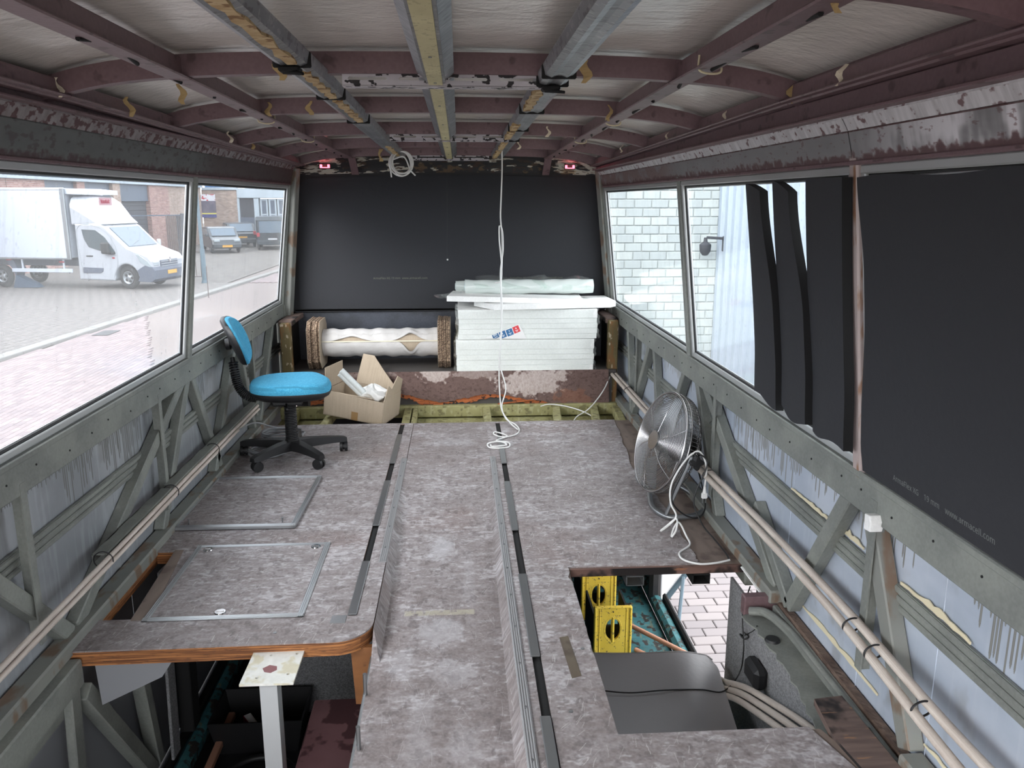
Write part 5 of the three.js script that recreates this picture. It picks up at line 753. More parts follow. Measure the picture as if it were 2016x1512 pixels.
{
  const b1 = thing('foam_board', 'loose white foam board lying askew directly on the wrapped packs', 'board', [0.56, 0.667, -5.62], 0.12); put(b1, 'board', slab([[-0.46, -0.06], [-0.36, 0.19], [0.44, 0.2], [0.5, 0.14], [0.52, -0.2], [-0.3, -0.2]], [], 0.034, 0.002).rotateX(-Math.PI / 2).rotateX(Math.PI).translate(0, 0.036, 0).translate(0, 0, 0), M.eps);
  const b2 = thing('foam_board', 'topmost loose white foam board with a crumbled front edge', 'board', [0.39, 0.706, -5.64], 0.0); const fr = []; for (let i = 0; i <= 40; i++) { const t = i / 40; fr.push([-0.48 + 0.92 * t, -0.17 - (t > 0.62 ? 0.008 * rnd() : 0)]); } put(b2, 'board', slab([...fr, [0.46, 0.14], [-0.44, 0.17]], [], 0.034, 0.001).rotateX(-Math.PI / 2), M.eps); b2.rotation.z = -0.03;
  const roll = (label, x0, x1, y, z, R, film) => { const t = thing('film_roll', label, 'roll', [(x0 + x1) / 2, y, z]), L = (x1 - x0) / 2, n = 40, prof = []; for (let i = 0; i <= n; i++) { const x = -L + 2 * L * i / n; prof.push(Array.from({ length: 28 }, (_, j) => { const a = j / 28 * 6.2832, q = R + 0.002 * Math.sin(x * 16 + a * 2) + 0.0015 * Math.sin(x * 41 - a * 3); return [x, R + q * Math.sin(a), q * Math.cos(a)]; })); } put(t, 'roll_body', loft(prof, { smooth: 0.4 }), M.filmRoll); for (const s of [-1, 1]) put(t, 'core_end', new THREE.TorusGeometry(R * 0.45, R * 0.12, 8, 24).rotateY(Math.PI / 2).translate(s * L, R, 0), M.rollEnd);
    if (film) { const loose = (x0, w, y0, h, k) => sheet((u, v) => [x0 + w * u + 0.01 * Math.sin(v * 9), y0 + h * v + 0.012 * Math.sin(u * 8 + k) * v + R * 0.6, (R + 0.006) * (1 - 1.6 * v * v) + 0.012 * Math.sin(u * 13 + v * 4)], 20, 8, 0.0006, [0, 0, 1]); put(t, 'loose_film', [loose(-L * 0.85, L * 1.1, 0.01, R * 1.55, 0), loose(L * 0.2, L * 0.75, 0.0, R * 1.6, 2)], dup(M.film, { roughness: 0.06 })); put(t, 'film_tail', sheet((u, v) => [-L - 0.02 - 0.2 * u * (1 - 0.3 * v), -0.02 + 0.06 * v * (1 - u) + 0.012 * Math.sin(u * 9 + v * 3), 0.03 + 0.07 * v - 0.1 * u + 0.01 * Math.sin(u * 14)], 16, 8, 0.0006, [0, 1, 0]), dup(M.film, { roughness: 0.1 })); } return t; };
  roll('thick roll of clear plastic film lying on top of the foam boards', 0.035, 0.935, 0.742, -5.7, 0.05, true);
  roll('thin pale film roll half behind the thicker roll', -0.03, 0.75, 0.742, -5.815, 0.042, false);
  // label sheet slipped under the film
  const c = document.createElement('canvas'); c.width = 512; c.height = 256; const g = c.getContext('2d'); g.fillStyle = '#ecebea'; g.fillRect(0, 0, 512, 256);
  [[0.08, -0.017, '#2c5f8e', 'EPS'], [0.129, -0.025, '#2f6698', '8'], [0.178, -0.028, '#2f6a9c', '7'], [0.227, -0.026, '#d8444a', '4']].forEach(([e, n, k, s], i) => { const px = e / 0.256 * 512, py = 128 - n / 0.128 * 256 - 64, w = 88, h = i ? 92 : 60; g.fillStyle = k; g.fillRect(px - w / 2, py - h / 2, w, h); g.fillStyle = '#eef2f4'; g.font = 'bold 34px sans-serif'; g.fillText(s, px - (i ? 10 : 30), py - 4); g.fillRect(px - 22, py + 10, 44, 7); if (i) g.fillRect(px - 12, py + 24, 24, 6); });
  const tx = new THREE.CanvasTexture(c); tx.colorSpace = THREE.SRGBColorSpace; tx.wrapS = tx.wrapT = THREE.RepeatWrapping; tx.magFilter = THREE.LinearFilter;
  const l = thing('label_sheet', 'white label sheet with blue and red printed squares on the foam board pack', 'label', [0.158, 0.468, -5.456]), lg = plain(slab([[0, 0], [0.242, 0.095], [0.291, -0.007]], [], 0.0008)), lp = lg.attributes.position, lu = new Float32Array(lp.count * 2);
  for (let i = 0; i < lp.count; i++) { const x = lp.getX(i), y = lp.getY(i); lu[2 * i] = (x * 0.931 + y * 0.365) / 0.256; lu[2 * i + 1] = 0.75 + (-x * 0.365 + y * 0.931) / 0.128; } lg.setAttribute('uv', new THREE.BufferAttribute(lu, 2));
  put(l, 'sheet', lg, std({ map: tx, roughness: 0.6 }), { keepUv: true });
}

// ---------------------------------------------------------------- floor fan
{
  const t = thing('floor_fan', 'round chrome floor fan with wire guard tilted back on a bent tube stand', 'fan', [0.955, 0, -3.58]);
  const head = new THREE.Group(); head.name = 'head'; head.position.set(0.005, 0.275, 0); const nrm = V(-0.94, 0.3, 0.16).normalize(); head.quaternion.setFromUnitVectors(V(0, 0, 1), nrm); t.add(head);
  const sub = (n, g, m) => { const q = new THREE.Mesh(uvBox(join(Array.isArray(g) ? g : [g])), m); q.name = n; q.castShadow = q.receiveShadow = true; head.add(q); };
  const R = 0.235, ring = (r, z, w = 0.0016) => new THREE.TorusGeometry(r, w, 6, 72).translate(0, 0, z), fz = (r) => 0.075 - 0.03 * (r / R) ** 2, bz = (r) => -0.085 + 0.075 * (r / R) ** 4;
  const front = [], rear = []; for (let i = 3; i <= 30; i++) { const r = R * i / 30; front.push(ring(r, fz(r), 0.0014)); } for (let i = 0; i < 6; i++) { const a = i / 6 * 6.283; front.push(tube([[0.04 * Math.cos(a), 0.04 * Math.sin(a), fz(0.04) + 0.002], [0.14 * Math.cos(a + 0.15), 0.14 * Math.sin(a + 0.15), fz(0.14) + 0.002], [R * Math.cos(a + 0.25), R * Math.sin(a + 0.25), fz(R)]], 0.0018, 16, 6)); }
  for (let i = 0; i < 84; i++) { const a = i / 84 * 6.283, q = (r, z, o) => [r * Math.cos(a + o), r * Math.sin(a + o), z]; rear.push(tube([q(0.07, bz(0.07), -0.1), q(0.16, bz(0.16), 0.05), q(0.226, bz(0.218), 0.12), q(R, 0.02, 0.14), q(R, 0.043, 0.15)], 0.0014, 14, 5)); } for (const r of [0.07, 0.12, 0.17, 0.215]) rear.push(ring(r, bz(r), 0.0018));
  sub('front_guard', front, M.chrome); sub('rear_guard', rear, M.chrome); sub('rim', [ring(R, 0.045, 0.0055), ring(R + 0.001, 0.02, 0.003)], M.chrome);
  sub('badge', new THREE.CylinderGeometry(0.045, 0.045, 0.006, 32).rotateX(Math.PI / 2).translate(0, 0, 0.08), M.chrome);
  sub('motor', [new THREE.LatheGeometry([[0.001, -0.15], [0.05, -0.148], [0.068, -0.13], [0.072, -0.05], [0.06, -0.03], [0.001, -0.025]].map((p) => new THREE.Vector2(...p)), 32).rotateX(Math.PI / 2)], M.blackPlastic);
  for (let k = 0; k < 3; k++) { const a0 = k * 2.094; sub('blade', sheet((u, v) => { const r = 0.04 + 0.18 * u, a = a0 + (v - 0.5) * (0.9 + 0.5 * u); return [r * Math.cos(a), r * Math.sin(a), 0.01 + 0.05 * (v - 0.5)]; }, 12, 10, 0.0015, [0, 0, 1]), M.steel); }
  // stand: bent tube on the floor and two arms to the pivots, which lie on the head's level axis
  const ax = V(0, 1, 0).cross(nrm).normalize(), c = head.position, pv = [c.clone().addScaledVector(ax, 0.265), c.clone().addScaledVector(ax, -0.265)]; const near = pv[0].z > pv[1].z ? pv[0] : pv[1], far = near === pv[0] ? pv[1] : pv[0];
  put(t, 'stand', tube([[far.x + 0.02, far.y - 0.02, far.z - 0.01], [far.x - 0.02, 0.13, far.z - 0.02], [far.x - 0.04, 0.03, far.z + 0.02], [-0.06, 0.014, -0.1], [-0.09, 0.014, 0.14], [-0.05, 0.014, 0.25], [0.05, 0.014, 0.25], [0.13, 0.014, 0.18], [0.14, 0.014, 0.0], [0.1, 0.014, -0.16]], 0.0125, 90, 14), M.steel);
  put(t, 'bracket', bar([near.x - 0.005, near.y + 0.02, near.z - 0.01], [-0.055, 0.02, 0.235], 0.05, 0.014, 0.004, [1, 0, 0.3]), M.steel);
  put(t, 'bracket', bar([far.x, far.y, far.z], [far.x - 0.02, 0.03, far.z], 0.04, 0.01, 0.004, [1, 0, 0]), M.steel);
  const k = new THREE.Group(); k.name = 'tilt_knob'; k.position.copy(near).addScaledVector(ax, near === pv[0] ? 0.02 : -0.02); t.add(k); k.quaternion.setFromUnitVectors(V(0, 0, 1), ax.clone().multiplyScalar(near === pv[0] ? 1 : -1));
  const km = new THREE.Mesh(uvBox(join([slab(Array.from({ length: 64 }, (_, i) => { const a = i / 64 * 6.283, r = 0.026 + 0.007 * Math.cos(4 * a); return [r * Math.cos(a), r * Math.sin(a)]; }), [], 0.018, 0.004), rod([0, 0, -0.02], [0, 0, 0], 0.012)])), M.blackPlastic); km.name = 'grip'; k.add(km); const kc = new THREE.Mesh(uvBox(join([rod([0, 0, 0.017], [0, 0, 0.0205], 0.009)])), M.steel); kc.name = 'cap'; k.add(kc);
  const base = V(0.955, 0, -3.58), wp = (v) => [v.x + base.x, v.y + base.y, v.z + base.z];
  const b = thing('fan_cord', 'black mains cord looping down from the fan to the torn vinyl edge', 'cord', [0.97, 0.1, -3.3]); const N = wp(near);
  wput(b, 'strand', tube([[1.06, 0.36, -3.62], [1.075, 0.2, -3.5], [1.06, 0.06, -3.3], [1.02, 0.035, -3.26], [0.96, 0.05, -3.26], [0.9, 0.12, -3.26], [N[0] - 0.05, N[1] - 0.02, N[2] + 0.04], [N[0] - 0.02, N[1] + 0.05, N[2] + 0.04], [N[0] + 0.04, N[1] + 0.02, N[2] + 0.06], [0.99, 0.12, -3.24], [1.02, 0.03, -3.2], [1.04, 0.008, -3.1], [1.045, 0.006, -2.95], [1.04, 0.006, -2.9]], 0.0035, 200, 8), M.cableB);
  const w = thing('extension_lead', 'white extension lead with a plug hung over the fan bracket', 'cord', [0.92, 0.1, -3.2]);
  wput(w, 'strand', tube([[N[0] + 0.04, N[1] - 0.1, N[2] + 0.05], [N[0] + 0.04, N[1], N[2] + 0.05], [N[0] + 0.01, N[1] + 0.055, N[2] + 0.04], [N[0] - 0.03, N[1] + 0.04, N[2] + 0.045], [0.89, 0.2, -3.24], [0.885, 0.12, -3.22], [0.905, 0.07, -3.2], [0.87, 0.025, -3.2], [0.835, 0.006, -3.19], [0.87, 0.03, -3.2], [0.905, 0.06, -3.195], [0.89, 0.03, -3.14], [0.87, 0.006, -3.13], [0.89, 0.03, -3.17], [0.91, 0.05, -3.18], [0.93, 0.012, -3.12], [0.925, 0.006, -3.05], [0.86, 0.006, -2.97], [0.86, 0.006, -2.91], [0.91, 0.006, -2.868], [0.98, 0.006, -2.873], [1.04, 0.006, -2.895]], 0.004, 260, 8), M.cableW);
  const px = N[0] + 0.04, pz = N[2] + 0.05, py = N[1] - 0.1; wput(w, 'plug', [rod([px, py, pz], [px, py - 0.03, pz], 0.005, 0.009, 12), bar([px, py - 0.028, pz], [px, py - 0.055, pz], 0.026, 0.014, 0.004, [0, 0, 1])], M.cableW, { label: 'white plug' }); wput(w, 'pins', [-0.007, 0.007].map((o) => rod([px + o, py - 0.055, pz], [px + o, py - 0.075, pz], 0.0022)), M.steel);
}

// ---------------------------------------------------------------- outside: street
const GY = -1.5;
{
  const street = structure('floor_street', [0, GY, 0]);
  wput(street, 'subsoil', bx(-80, 40, GY - 0.4, GY - 0.07, -110, 40), M.ground);
  wput(street, 'road_far', bx(-80, -8.36, GY - 0.068, GY - 0.006, -110, 40), M.road);
  const kx = (z) => -8.6 + 0.052 * (-z - 15);   // the kerb turns away a little
  for (let z = -6; z > -70; z -= 1.0) { const a = [kx(z), GY + 0.0, z], b = [kx(z - 1), GY + 0.0, z - 0.985]; wput(street, 'kerbstone', bar(a, b, 0.26 + 0.01 * rnd(), 0.1 + 0.012 * rnd(), 0.012), M.kerb); }
  wput(street, 'drain_cover', bx(-8.05, -7.7, GY + 0.004, GY + 0.012, -18.8, -18.1, 0.004), M.gasket);
  // clay pavers of the pavement: the nearest as parts, the rest one object
  const warm = [[0.30, 0.235, 0.235], [0.335, 0.265, 0.265], [0.27, 0.215, 0.22], [0.36, 0.29, 0.285], [0.31, 0.25, 0.25]].map((c) => std({ color: new THREE.Color().setRGB(...c).multiplyScalar(0.55), roughness: 0.9 }));
  const cold = [[0.215, 0.195, 0.185], [0.245, 0.225, 0.21], [0.19, 0.175, 0.165]].map((c) => std({ color: new THREE.Color().setRGB(...c).multiplyScalar(0.55), roughness: 0.9 }));
  const g = uvBox(plain(cbox(0.096, 0.06, 0.198, 0.004))); let shown = 0; const rest = [], restCold = [];
  for (let r = 0; ; r++) { const z = -6.2 - r * 0.204; if (z < -42) break; for (let c = 0; c < 110; c++) { const x = -1.35 - c * 0.0998, zz = z + (c % 2) * 0.102; if (x < kx(zz) + 0.19) break; if (x > -3.0 && zz > -12) continue; const vis = x < -0.42 * -zz * 0.9; if (!vis && zz > -30) continue; rest.push([x, GY - 0.03 + 0.003 * (rnd() - 0.5), zz, (rnd() - 0.5) * 0.03, (rnd() - 0.5) * 0.02]); } }
  rest.sort((a, b) => Math.hypot(a[0], a[2]) - Math.hypot(b[0], b[2]));
  for (const p of rest.splice(0, 300)) { const m = new THREE.Mesh(g, warm[Math.floor(rnd() * 5)]); m.name = 'paver'; m.position.set(p[0], p[1] - GY, p[2]); m.rotation.set(0, p[3], p[4]); m.receiveShadow = true; street.add(m); }
  const inst = (name, list, mats) => mats.forEach((mat, k) => { const L = list.filter((_, i) => i % mats.length === k), m = new THREE.InstancedMesh(g, mat, L.length), q = new THREE.Object3D(); L.forEach((p, i) => { q.position.set(p[0], p[1] - GY, p[2]); q.rotation.set(0, p[3], p[4]); q.updateMatrix(); m.setMatrixAt(i, q.matrix); }); m.name = name; m.userData.kind = 'stuff'; street.add(m); });
  inst('far_pavers', rest, warm);
  for (let z = -12.5; z > -30; z -= 0.204) for (let c = 0; c < 80; c++) { const x = kx(z) - 0.19 - c * 0.0998, zz = z + (c % 2) * 0.102; if (x < -0.66 * -zz - 1) break; restCold.push([x, GY - 0.03 + 0.004 * (rnd() - 0.5), zz, Math.PI * 0.0 + (rnd() - 0.5) * 0.05, (rnd() - 0.5) * 0.03]); }
  inst('road_pavers', restCold, cold);
  wput(street, 'pavement_bed', bx(-8.3, 1.2, GY - 0.068, GY - 0.028, -60, 40), std({ color: 0x6b625f, roughness: 0.95 }));
  // pale pavers by the open luggage hatch on the right
  const pale = [[0.42, 0.375, 0.372], [0.47, 0.42, 0.41], [0.39, 0.35, 0.35]].map((c) => std({ color: new THREE.Color().setRGB(...c).multiplyScalar(0.55), roughness: 0.9 }));
  wput(street, 'pavement_bed', bx(1.2, 6, GY - 0.068, GY - 0.03, -12, 6), std({ color: 0x8a8272, roughness: 0.95 }));
  const g2 = uvBox(plain(cbox(0.206, 0.06, 0.098, 0.005))); let k = 0; for (let z = -3.9; z > -6.6; z -= 0.106, k++) for (let x = 1.1 + (k % 2) * 0.107; x < 2.75; x += 0.213) { const m = new THREE.Mesh(g2, pale[Math.floor(rnd() * 3)]); m.name = 'paver'; m.position.set(x, -0.03 + 0.003 * (rnd() - 0.5), z); m.rotation.y = (rnd() - 0.5) * 0.03; street.add(m); }
}
// ---------------------------------------------------------------- box truck
{
  const t = thing('box_truck', 'white box truck with roof deflector parked across the brick road', 'truck', [-10.98, GY, -27.77], -0.2), W = 2.0; t.scale.set(0.92, 1.03, 1);
  const lay = (pts, holes, z0, z1) => slab(pts, holes, z1 - z0, 0).translate(0, 0, z0);
  const wheel = (x, z, n) => { const w = put(t, 'wheel', [new THREE.TorusGeometry(0.27, 0.1, 14, 36).scale(1, 1, 1.15).translate(x, 0.37, z)], M.tyre); const c = new THREE.Mesh(uvBox(join([new THREE.LatheGeometry([[0.001, 0.03], [0.06, 0.03], [0.08, 0.0], [0.15, -0.02], [0.19, 0.02], [0.21, 0.05], [0.21, -0.1]].map((p) => new THREE.Vector2(...p)), 32).rotateX(Math.PI / 2).translate(x, 0.37, z + 0.06)])), M.rim); c.name = 'rim'; w.add(c); const h = new THREE.Mesh(uvBox(join(Array.from({ length: 5 }, (_, i) => rod([x + 0.12 * Math.cos(i * 1.257), 0.37 + 0.12 * Math.sin(i * 1.257), z + 0.03], [x + 0.12 * Math.cos(i * 1.257), 0.37 + 0.12 * Math.sin(i * 1.257), z + 0.075], 0.045, 0.04, 14)))), M.tyre); h.name = 'rim_opening'; w.add(h); };
  const archPts = (cx, r, a0, a1, n = 14) => Array.from({ length: n + 1 }, (_, i) => { const a = a0 + (a1 - a0) * i / n; return [cx + r * Math.cos(a), 0.36 + r * Math.sin(a)]; });
  const body = [[-1.86, 0.3], [-0.5, 0.27], ...archPts(0, 0.45, Math.PI, 0.1), [0.85, 0.5], [1.02, 0.56], [1.02, 0.9], [0.86, 1.08], [0.35, 1.24], [0.08, 1.34], [-0.66, 1.98], [-0.82, 2.06], [-1.84, 2.08]];
  put(t, 'cab', slab(body, [], W - 0.1, 0.05).translate(0, 0, -W + 0.05), M.vanWhite);
  put(t, 'windscreen', bar([-0.62, 1.962, -W / 2], [0.075, 1.362, -W / 2], W - 0.34, 0.02, 0.006), M.screenGlass);
  const win = [[-1.58, 1.9], [-1.05, 1.88], [-0.72, 1.66], [-0.36, 1.2], [-0.62, 1.14], [-1.36, 1.34], [-1.52, 1.6]];
  put(t, 'side_window', lay(win, [], -0.004, 0.012), M.vanGlass); put(t, 'door_outline', [tube([[-1.7, 0.5, 0.004], [-1.7, 1.98, 0.004], [-0.95, 1.98, 0.004], [-0.62, 1.8, 0.004], [-0.32, 1.3, 0.004], [-0.32, 0.75, 0.004], [-0.5, 0.4, 0.004]], 0.006, 60, 6)], M.rim);
  put(t, 'door_moulding', slab([[-1.66, 0.52], [-1.0, 0.52], [-0.9, 0.58], [-0.88, 0.68], [-1.66, 0.7]], [], 0.02, 0.004), M.bumper); put(t, 'door_handle', bx(-1.5, -1.24, 1.04, 1.08, 0, 0.025, 0.008), M.blackPlastic);
  put(t, 'mirror', [bx(-0.8, -0.5, 1.14, 1.5, 0.06, 0.2, 0.04), bx(-0.6, -0.36, 1.12, 1.2, 0, 0.1, 0.02)], M.blackPlastic); put(t, 'wiper', rod([0.05, 1.385, -0.4], [-0.1, 1.52, -1.0], 0.01), M.blackPlastic);
  put(t, 'far_mirror', bx(-0.1, 0.02, 1.3, 1.52, -W - 0.2, -W - 0.06, 0.03), M.white);
  put(t, 'bumper', slab([[0.42, 0.26], [0.95, 0.24], [1.1, 0.34], [1.12, 0.62], [1.03, 0.72], [0.74, 0.78], [0.42, 0.62], [0.5, 0.42]], [], W + 0.02, 0.02).translate(0, 0, -W - 0.01), M.bumper);
  put(t, 'headlamp', [slab([[0.42, 1.13], [0.56, 1.1], [0.84, 0.92], [1.0, 0.74], [0.9, 0.72], [0.6, 0.84]], [], 0.03, 0.008).translate(0, 0, -0.012), bx(0.93, 1.035, 0.74, 0.9, -0.4, -0.05, 0.03)], M.lamp);
  put(t, 'grille', [bx(1.0, 1.045, 0.68, 0.92, -1.52, -0.45, 0.02)], M.bumper); for (let i = 0; i < 3; i++) put(t, 'grille_bar', bx(1.035, 1.06, 0.71 + i * 0.075, 0.735 + i * 0.075, -1.5, -0.48, 0.006), M.rim);
  put(t, 'front_emblem', slab([[0, -0.11], [0.075, 0], [0, 0.11], [-0.075, 0]], [[[0, -0.06], [0.038, 0], [0, 0.06], [-0.038, 0]]], 0.02).rotateY(Math.PI / 2).translate(1.05, 0.92, -1.0), M.chrome);
  put(t, 'number_plate', bx(1.12, 1.132, 0.46, 0.58, -1.28, -0.72, 0.004), M.plate); put(t, 'side_marker', bx(-0.5, -0.4, 0.98, 1.03, 0, 0.014, 0.004), M.redLamp);
  // deflector over the cab, lofted
  const dfl = (z, k) => [[-1.95, 2.06], [-1.95, 2.96 - 0.12 * k], [-1.55, 2.95 - 0.13 * k], [-1.15, 2.72 - 0.16 * k], [-0.9, 2.38 - 0.13 * k], [-0.72, 2.06], [-1.2, 2.04]].map(([x, y]) => [x, y, z]);
  put(t, 'roof_deflector', loft([dfl(-0.02, 2.4), dfl(-0.12, 0.9), dfl(-0.3, 0), dfl(-W + 0.3, 0), dfl(-W + 0.12, 0.9), dfl(-W + 0.02, 2.4)], { smooth: 0.7 }), M.vanWhite);
  put(t, 'deflector_wing', slab([[-1.95, 2.08], [-1.0, 2.1], [-1.5, 2.38], [-1.93, 2.6]], [], 0.05, 0.01).translate(0, 0, -0.07), M.vanWhite);
  // box body
  put(t, 'cargo_box', bx(-6.2, -2.12, 0.98, 3.18, -W - 0.08, 0.05, 0.02), M.boxWhite); put(t, 'box_overhang', slab([[-2.12, 3.0], [-1.42, 2.98], [-1.42, 3.12], [-2.12, 3.17]], [], W - 0.1, 0.01).translate(0, 0, -W + 0.05), M.boxWhite);
  put(t, 'corner_trim', [bx(-2.24, -2.07, 0.96, 3.19, -0.02, 0.066, 0.02)], M.rim); put(t, 'top_trim', bx(-6.2, -2.08, 3.12, 3.2, -0.02, 0.066, 0.015), M.white); put(t, 'bottom_trim', bx(-6.2, -2.08, 0.94, 1.0, -0.02, 0.066, 0.01), M.rim);
  put(t, 'chassis_rail', bx(-6.1, -1.6, 0.7, 0.9, -0.7, -0.5, 0.01), M.bumper); put(t, 'chassis_rail', bx(-6.1, -1.6, 0.7, 0.9, -1.5, -1.3, 0.01), M.bumper);
  put(t, 'side_guard', [bx(-4.5, -2.1, 0.52, 0.64, -0.02, 0.03, 0.01), ...[-4.1, -2.45].map((x) => bx(x - 0.03, x + 0.03, 0.55, 0.96, -0.06, -0.01, 0.006))], M.boxWhite);
  put(t, 'mudguard', slab([[-4.72, 0.95], [-4.45, 0.9], [-4.3, 0.62], [-4.42, 0.36], [-4.5, 0.6], [-4.7, 0.84]], [], 0.4).translate(0, 0, -0.42), M.bumper); put(t, 'wheel_chock', slab([[-4.55, 0.0], [-3.55, 0.02], [-3.75, 0.16], [-4.4, 0.42]], [], 0.3).translate(0, 0, -0.3), std({ color: 0x2f4256, roughness: 0.7 })); put(t, 'side_marker', bx(-4.7, -4.5, 0.9, 0.95, -0.01, 0.02, 0.004), M.redLamp); put(t, 'side_marker', bx(-2.6, -2.4, 0.84, 0.88, -0.01, 0.02, 0.004), M.redLamp);
  for (const [x, z] of [[0, -0.16], [0, -W + 0.16], [-5.0, -0.16], [-5.0, -W + 0.16]]) wheel(x, z);
}
// ---------------------------------------------------------------- cars, street furniture
function car(label, at, turn, o) {
  const t = thing('parked_car', label, 'car', at, turn), W = o.w, H = o.h, L = o.l;   // front to +x
  const P = (o.van ? [[-L, 0.3], [L, 0.3], [L + 0.02, 0.75], [L - 0.35, 1.0], [L - 0.75, H - 0.05], [L - 0.95, H], [-L + 0.15, H], [-L, H - 0.2]] : [[-L, 0.28], [L, 0.26], [L + 0.05, 0.5], [L - 0.05, 0.74], [L - 0.75, 0.92], [L - 1.35, H - 0.06], [L - 1.6, H], [-L + 0.75, H - 0.02], [-L + 0.2, 0.98], [-L - 0.02, 0.86]]);
  put(t, 'body', slab(P, [], W - 0.16, 0.08).translate(0, 0, -W / 2 + 0.08), M.carDark);
  const ws = o.van ? [[L - 0.36, 1.04], [L - 0.73, H - 0.1]] : [[L - 0.76, 0.95], [L - 1.33, H - 0.09]];
  put(t, 'windscreen', bar([ws[0][0] + 0.025, ws[0][1], 0], [ws[1][0] + 0.025, ws[1][1], 0], W - 0.3, 0.02, 0.005), M.screenGlass);
  const rw = o.van ? [[-L - 0.015, 1.0], [-L + 0.0, H - 0.26]] : [[-L + 0.19, 1.0], [-L + 0.7, H - 0.06]]; put(t, 'rear_window', bar([rw[0][0] - 0.02, rw[0][1], 0], [rw[1][0] - 0.02, rw[1][1], 0], W - 0.36, 0.02, 0.005), M.screenGlass);
  for (const s of [-1, 1]) { for (const [a, b] of o.van ? [[-L + 0.3, -0.1], [0, L - 0.9]] : [[-L + 0.75, -0.22], [-0.16, L - 1.35]]) put(t, 'side_window', slab([[a, 0.95], [b + 0.35, 0.95], [b, H - 0.1], [a + 0.06, H - 0.1]], [], 0.02).translate(0, 0, s > 0 ? W / 2 - 0.008 : -W / 2 - 0.012), M.screenGlass); put(t, 'door_mirror', bx(L - 1.2, L - 1.04, 0.92, 1.04, s * W / 2, s * (W / 2 + 0.14), 0.02), M.carDark); }
  for (const s of [-1, 1]) for (const x of [-L + 0.6, L - 0.66]) { const w = put(t, 'wheel', new THREE.TorusGeometry(0.2, 0.08, 12, 28).translate(x, 0.28, s * (W / 2 - 0.08)), M.tyre); const r = new THREE.Mesh(uvBox(join([rod([x, 0.28, s * (W / 2 - 0.1)], [x, 0.28, s * (W / 2 - 0.02)], 0.17, 0.16, 20)])), M.rim); r.name = 'rim'; w.add(r); }
  for (const s of [-1, 1]) { put(t, 'headlamp', bx(L - 0.12, L + 0.05, 0.62, 0.76, s * (W / 2 - 0.1), s * (W / 2 - 0.42), 0.03), M.lamp); put(t, 'tail_lamp', bx(-L - 0.06, -L + 0.1, 0.78, 1.02, s * (W / 2 - 0.02), s * (W / 2 - 0.2), 0.02), M.redLamp); }
  put(t, 'bumper', [bx(L - 0.1, L + 0.1, 0.3, 0.52, -W / 2 + 0.04, W / 2 - 0.04, 0.04), bx(-L - 0.08, -L + 0.1, 0.3, 0.56, -W / 2 + 0.04, W / 2 - 0.04, 0.04)], o.van ? M.carDark : M.carDark);
  put(t, 'number_plate', bx(L + 0.1, L + 0.112, 0.34, 0.46, -0.27, 0.27), M.plate); put(t, 'rear_plate', bx(-L - 0.09, -L - 0.08, 0.6, 0.7, -0.26, 0.26), o.van ? M.white : M.plate); return t;
}
car('small dark hatchback with a yellow number plate facing the bus', [-13.75, GY, -48.6], -1.12, { w: 1.6, h: 1.42, l: 1.85 });
car('dark estate car with a red tail lamp behind the small hatchback', [-14.3, GY, -54.6], 1.95, { w: 1.7, h: 1.5, l: 2.1 });
car('tall dark van seen from behind at the end of the street', [-11.5, GY, -52.2], 1.75, { w: 1.85, h: 1.95, l: 2.2, van: true });
{
  const p = thing('lamp_post', 'blue-grey tapered street lamp post beside the kerb', 'lamp post', [-9.13, GY, -29.9]); put(p, 'shaft', [rod([0, 0, 0], [0, 1.2, 0], 0.085, 0.08, 20), rod([0, 1.2, 0], [-0.1, 6.5, 0], 0.06, 0.045, 20)], M.lampPost); put(p, 'base_collar', rod([0, 0, 0], [0, 0.1, 0], 0.12, 0.1, 20), M.lampPost);
  const q = thing('bollard', 'short dark post beside the lamp post, by the window pillar', 'post', [-9.62, GY, -31.6]); put(q, 'shaft', rod([0, 0, 0], [-0.07, 1.0, 0], 0.06, 0.05, 16), M.lampPost); put(q, 'cap', new THREE.SphereGeometry(0.05, 14, 8).translate(-0.07, 1.0, 0), M.lampPost);
  const r = thing('marker_post', 'very thin dark post standing on the pavement kerb', 'post', [-7.62, GY, -25.2]); put(r, 'shaft', rod([0, 0, 0], [0, 0.95, 0], 0.012, 0.012, 10), M.railing);
  const f = thing('railing', 'low dark railing with upright bars behind the truck', 'fence', [-11.4, GY, -31.5]); put(f, 'top_rail', bar([-0.9, 1.05, 0], [1.75, 1.0, -0.3], 0.04, 0.03), M.railing); put(f, 'bottom_rail', bar([-0.9, 0.08, 0], [1.75, 0.06, -0.3], 0.04, 0.03), M.railing); for (let i = 0; i <= 16; i++) { const u = i / 16, x = -0.9 + 2.65 * u; put(f, 'bar', rod([x, 0.06, -0.3 * u], [x + 0.03 * Math.sin(i * 2.2), 1.04 - 0.05 * u, -0.3 * u], 0.012, 0.012, 8), M.railing); }
  const g = thing('yard_gate', 'dark upright slatted gate panel behind the truck cab', 'gate', [-12.35, GY, -36]); put(g, 'frame', [bar([-1.6, 2.25, 0], [0.6, 2.28, 0], 0.05, 0.05), bar([-1.6, 0.1, 0], [0.6, 0.1, 0], 0.05, 0.05)], M.facadeDark); for (let i = 0; i < 9; i++) put(g, 'slat', bx(-0.05 + i * 0.075, 0.0 + i * 0.075, 0.05, 2.26, -0.03, 0.03, 0.005), i > 5 ? M.facadeDoor : M.railing); put(g, 'post', bx(0.58, 0.74, 0, 2.35, -0.08, 0.08, 0.01), M.facadeDoor);
}
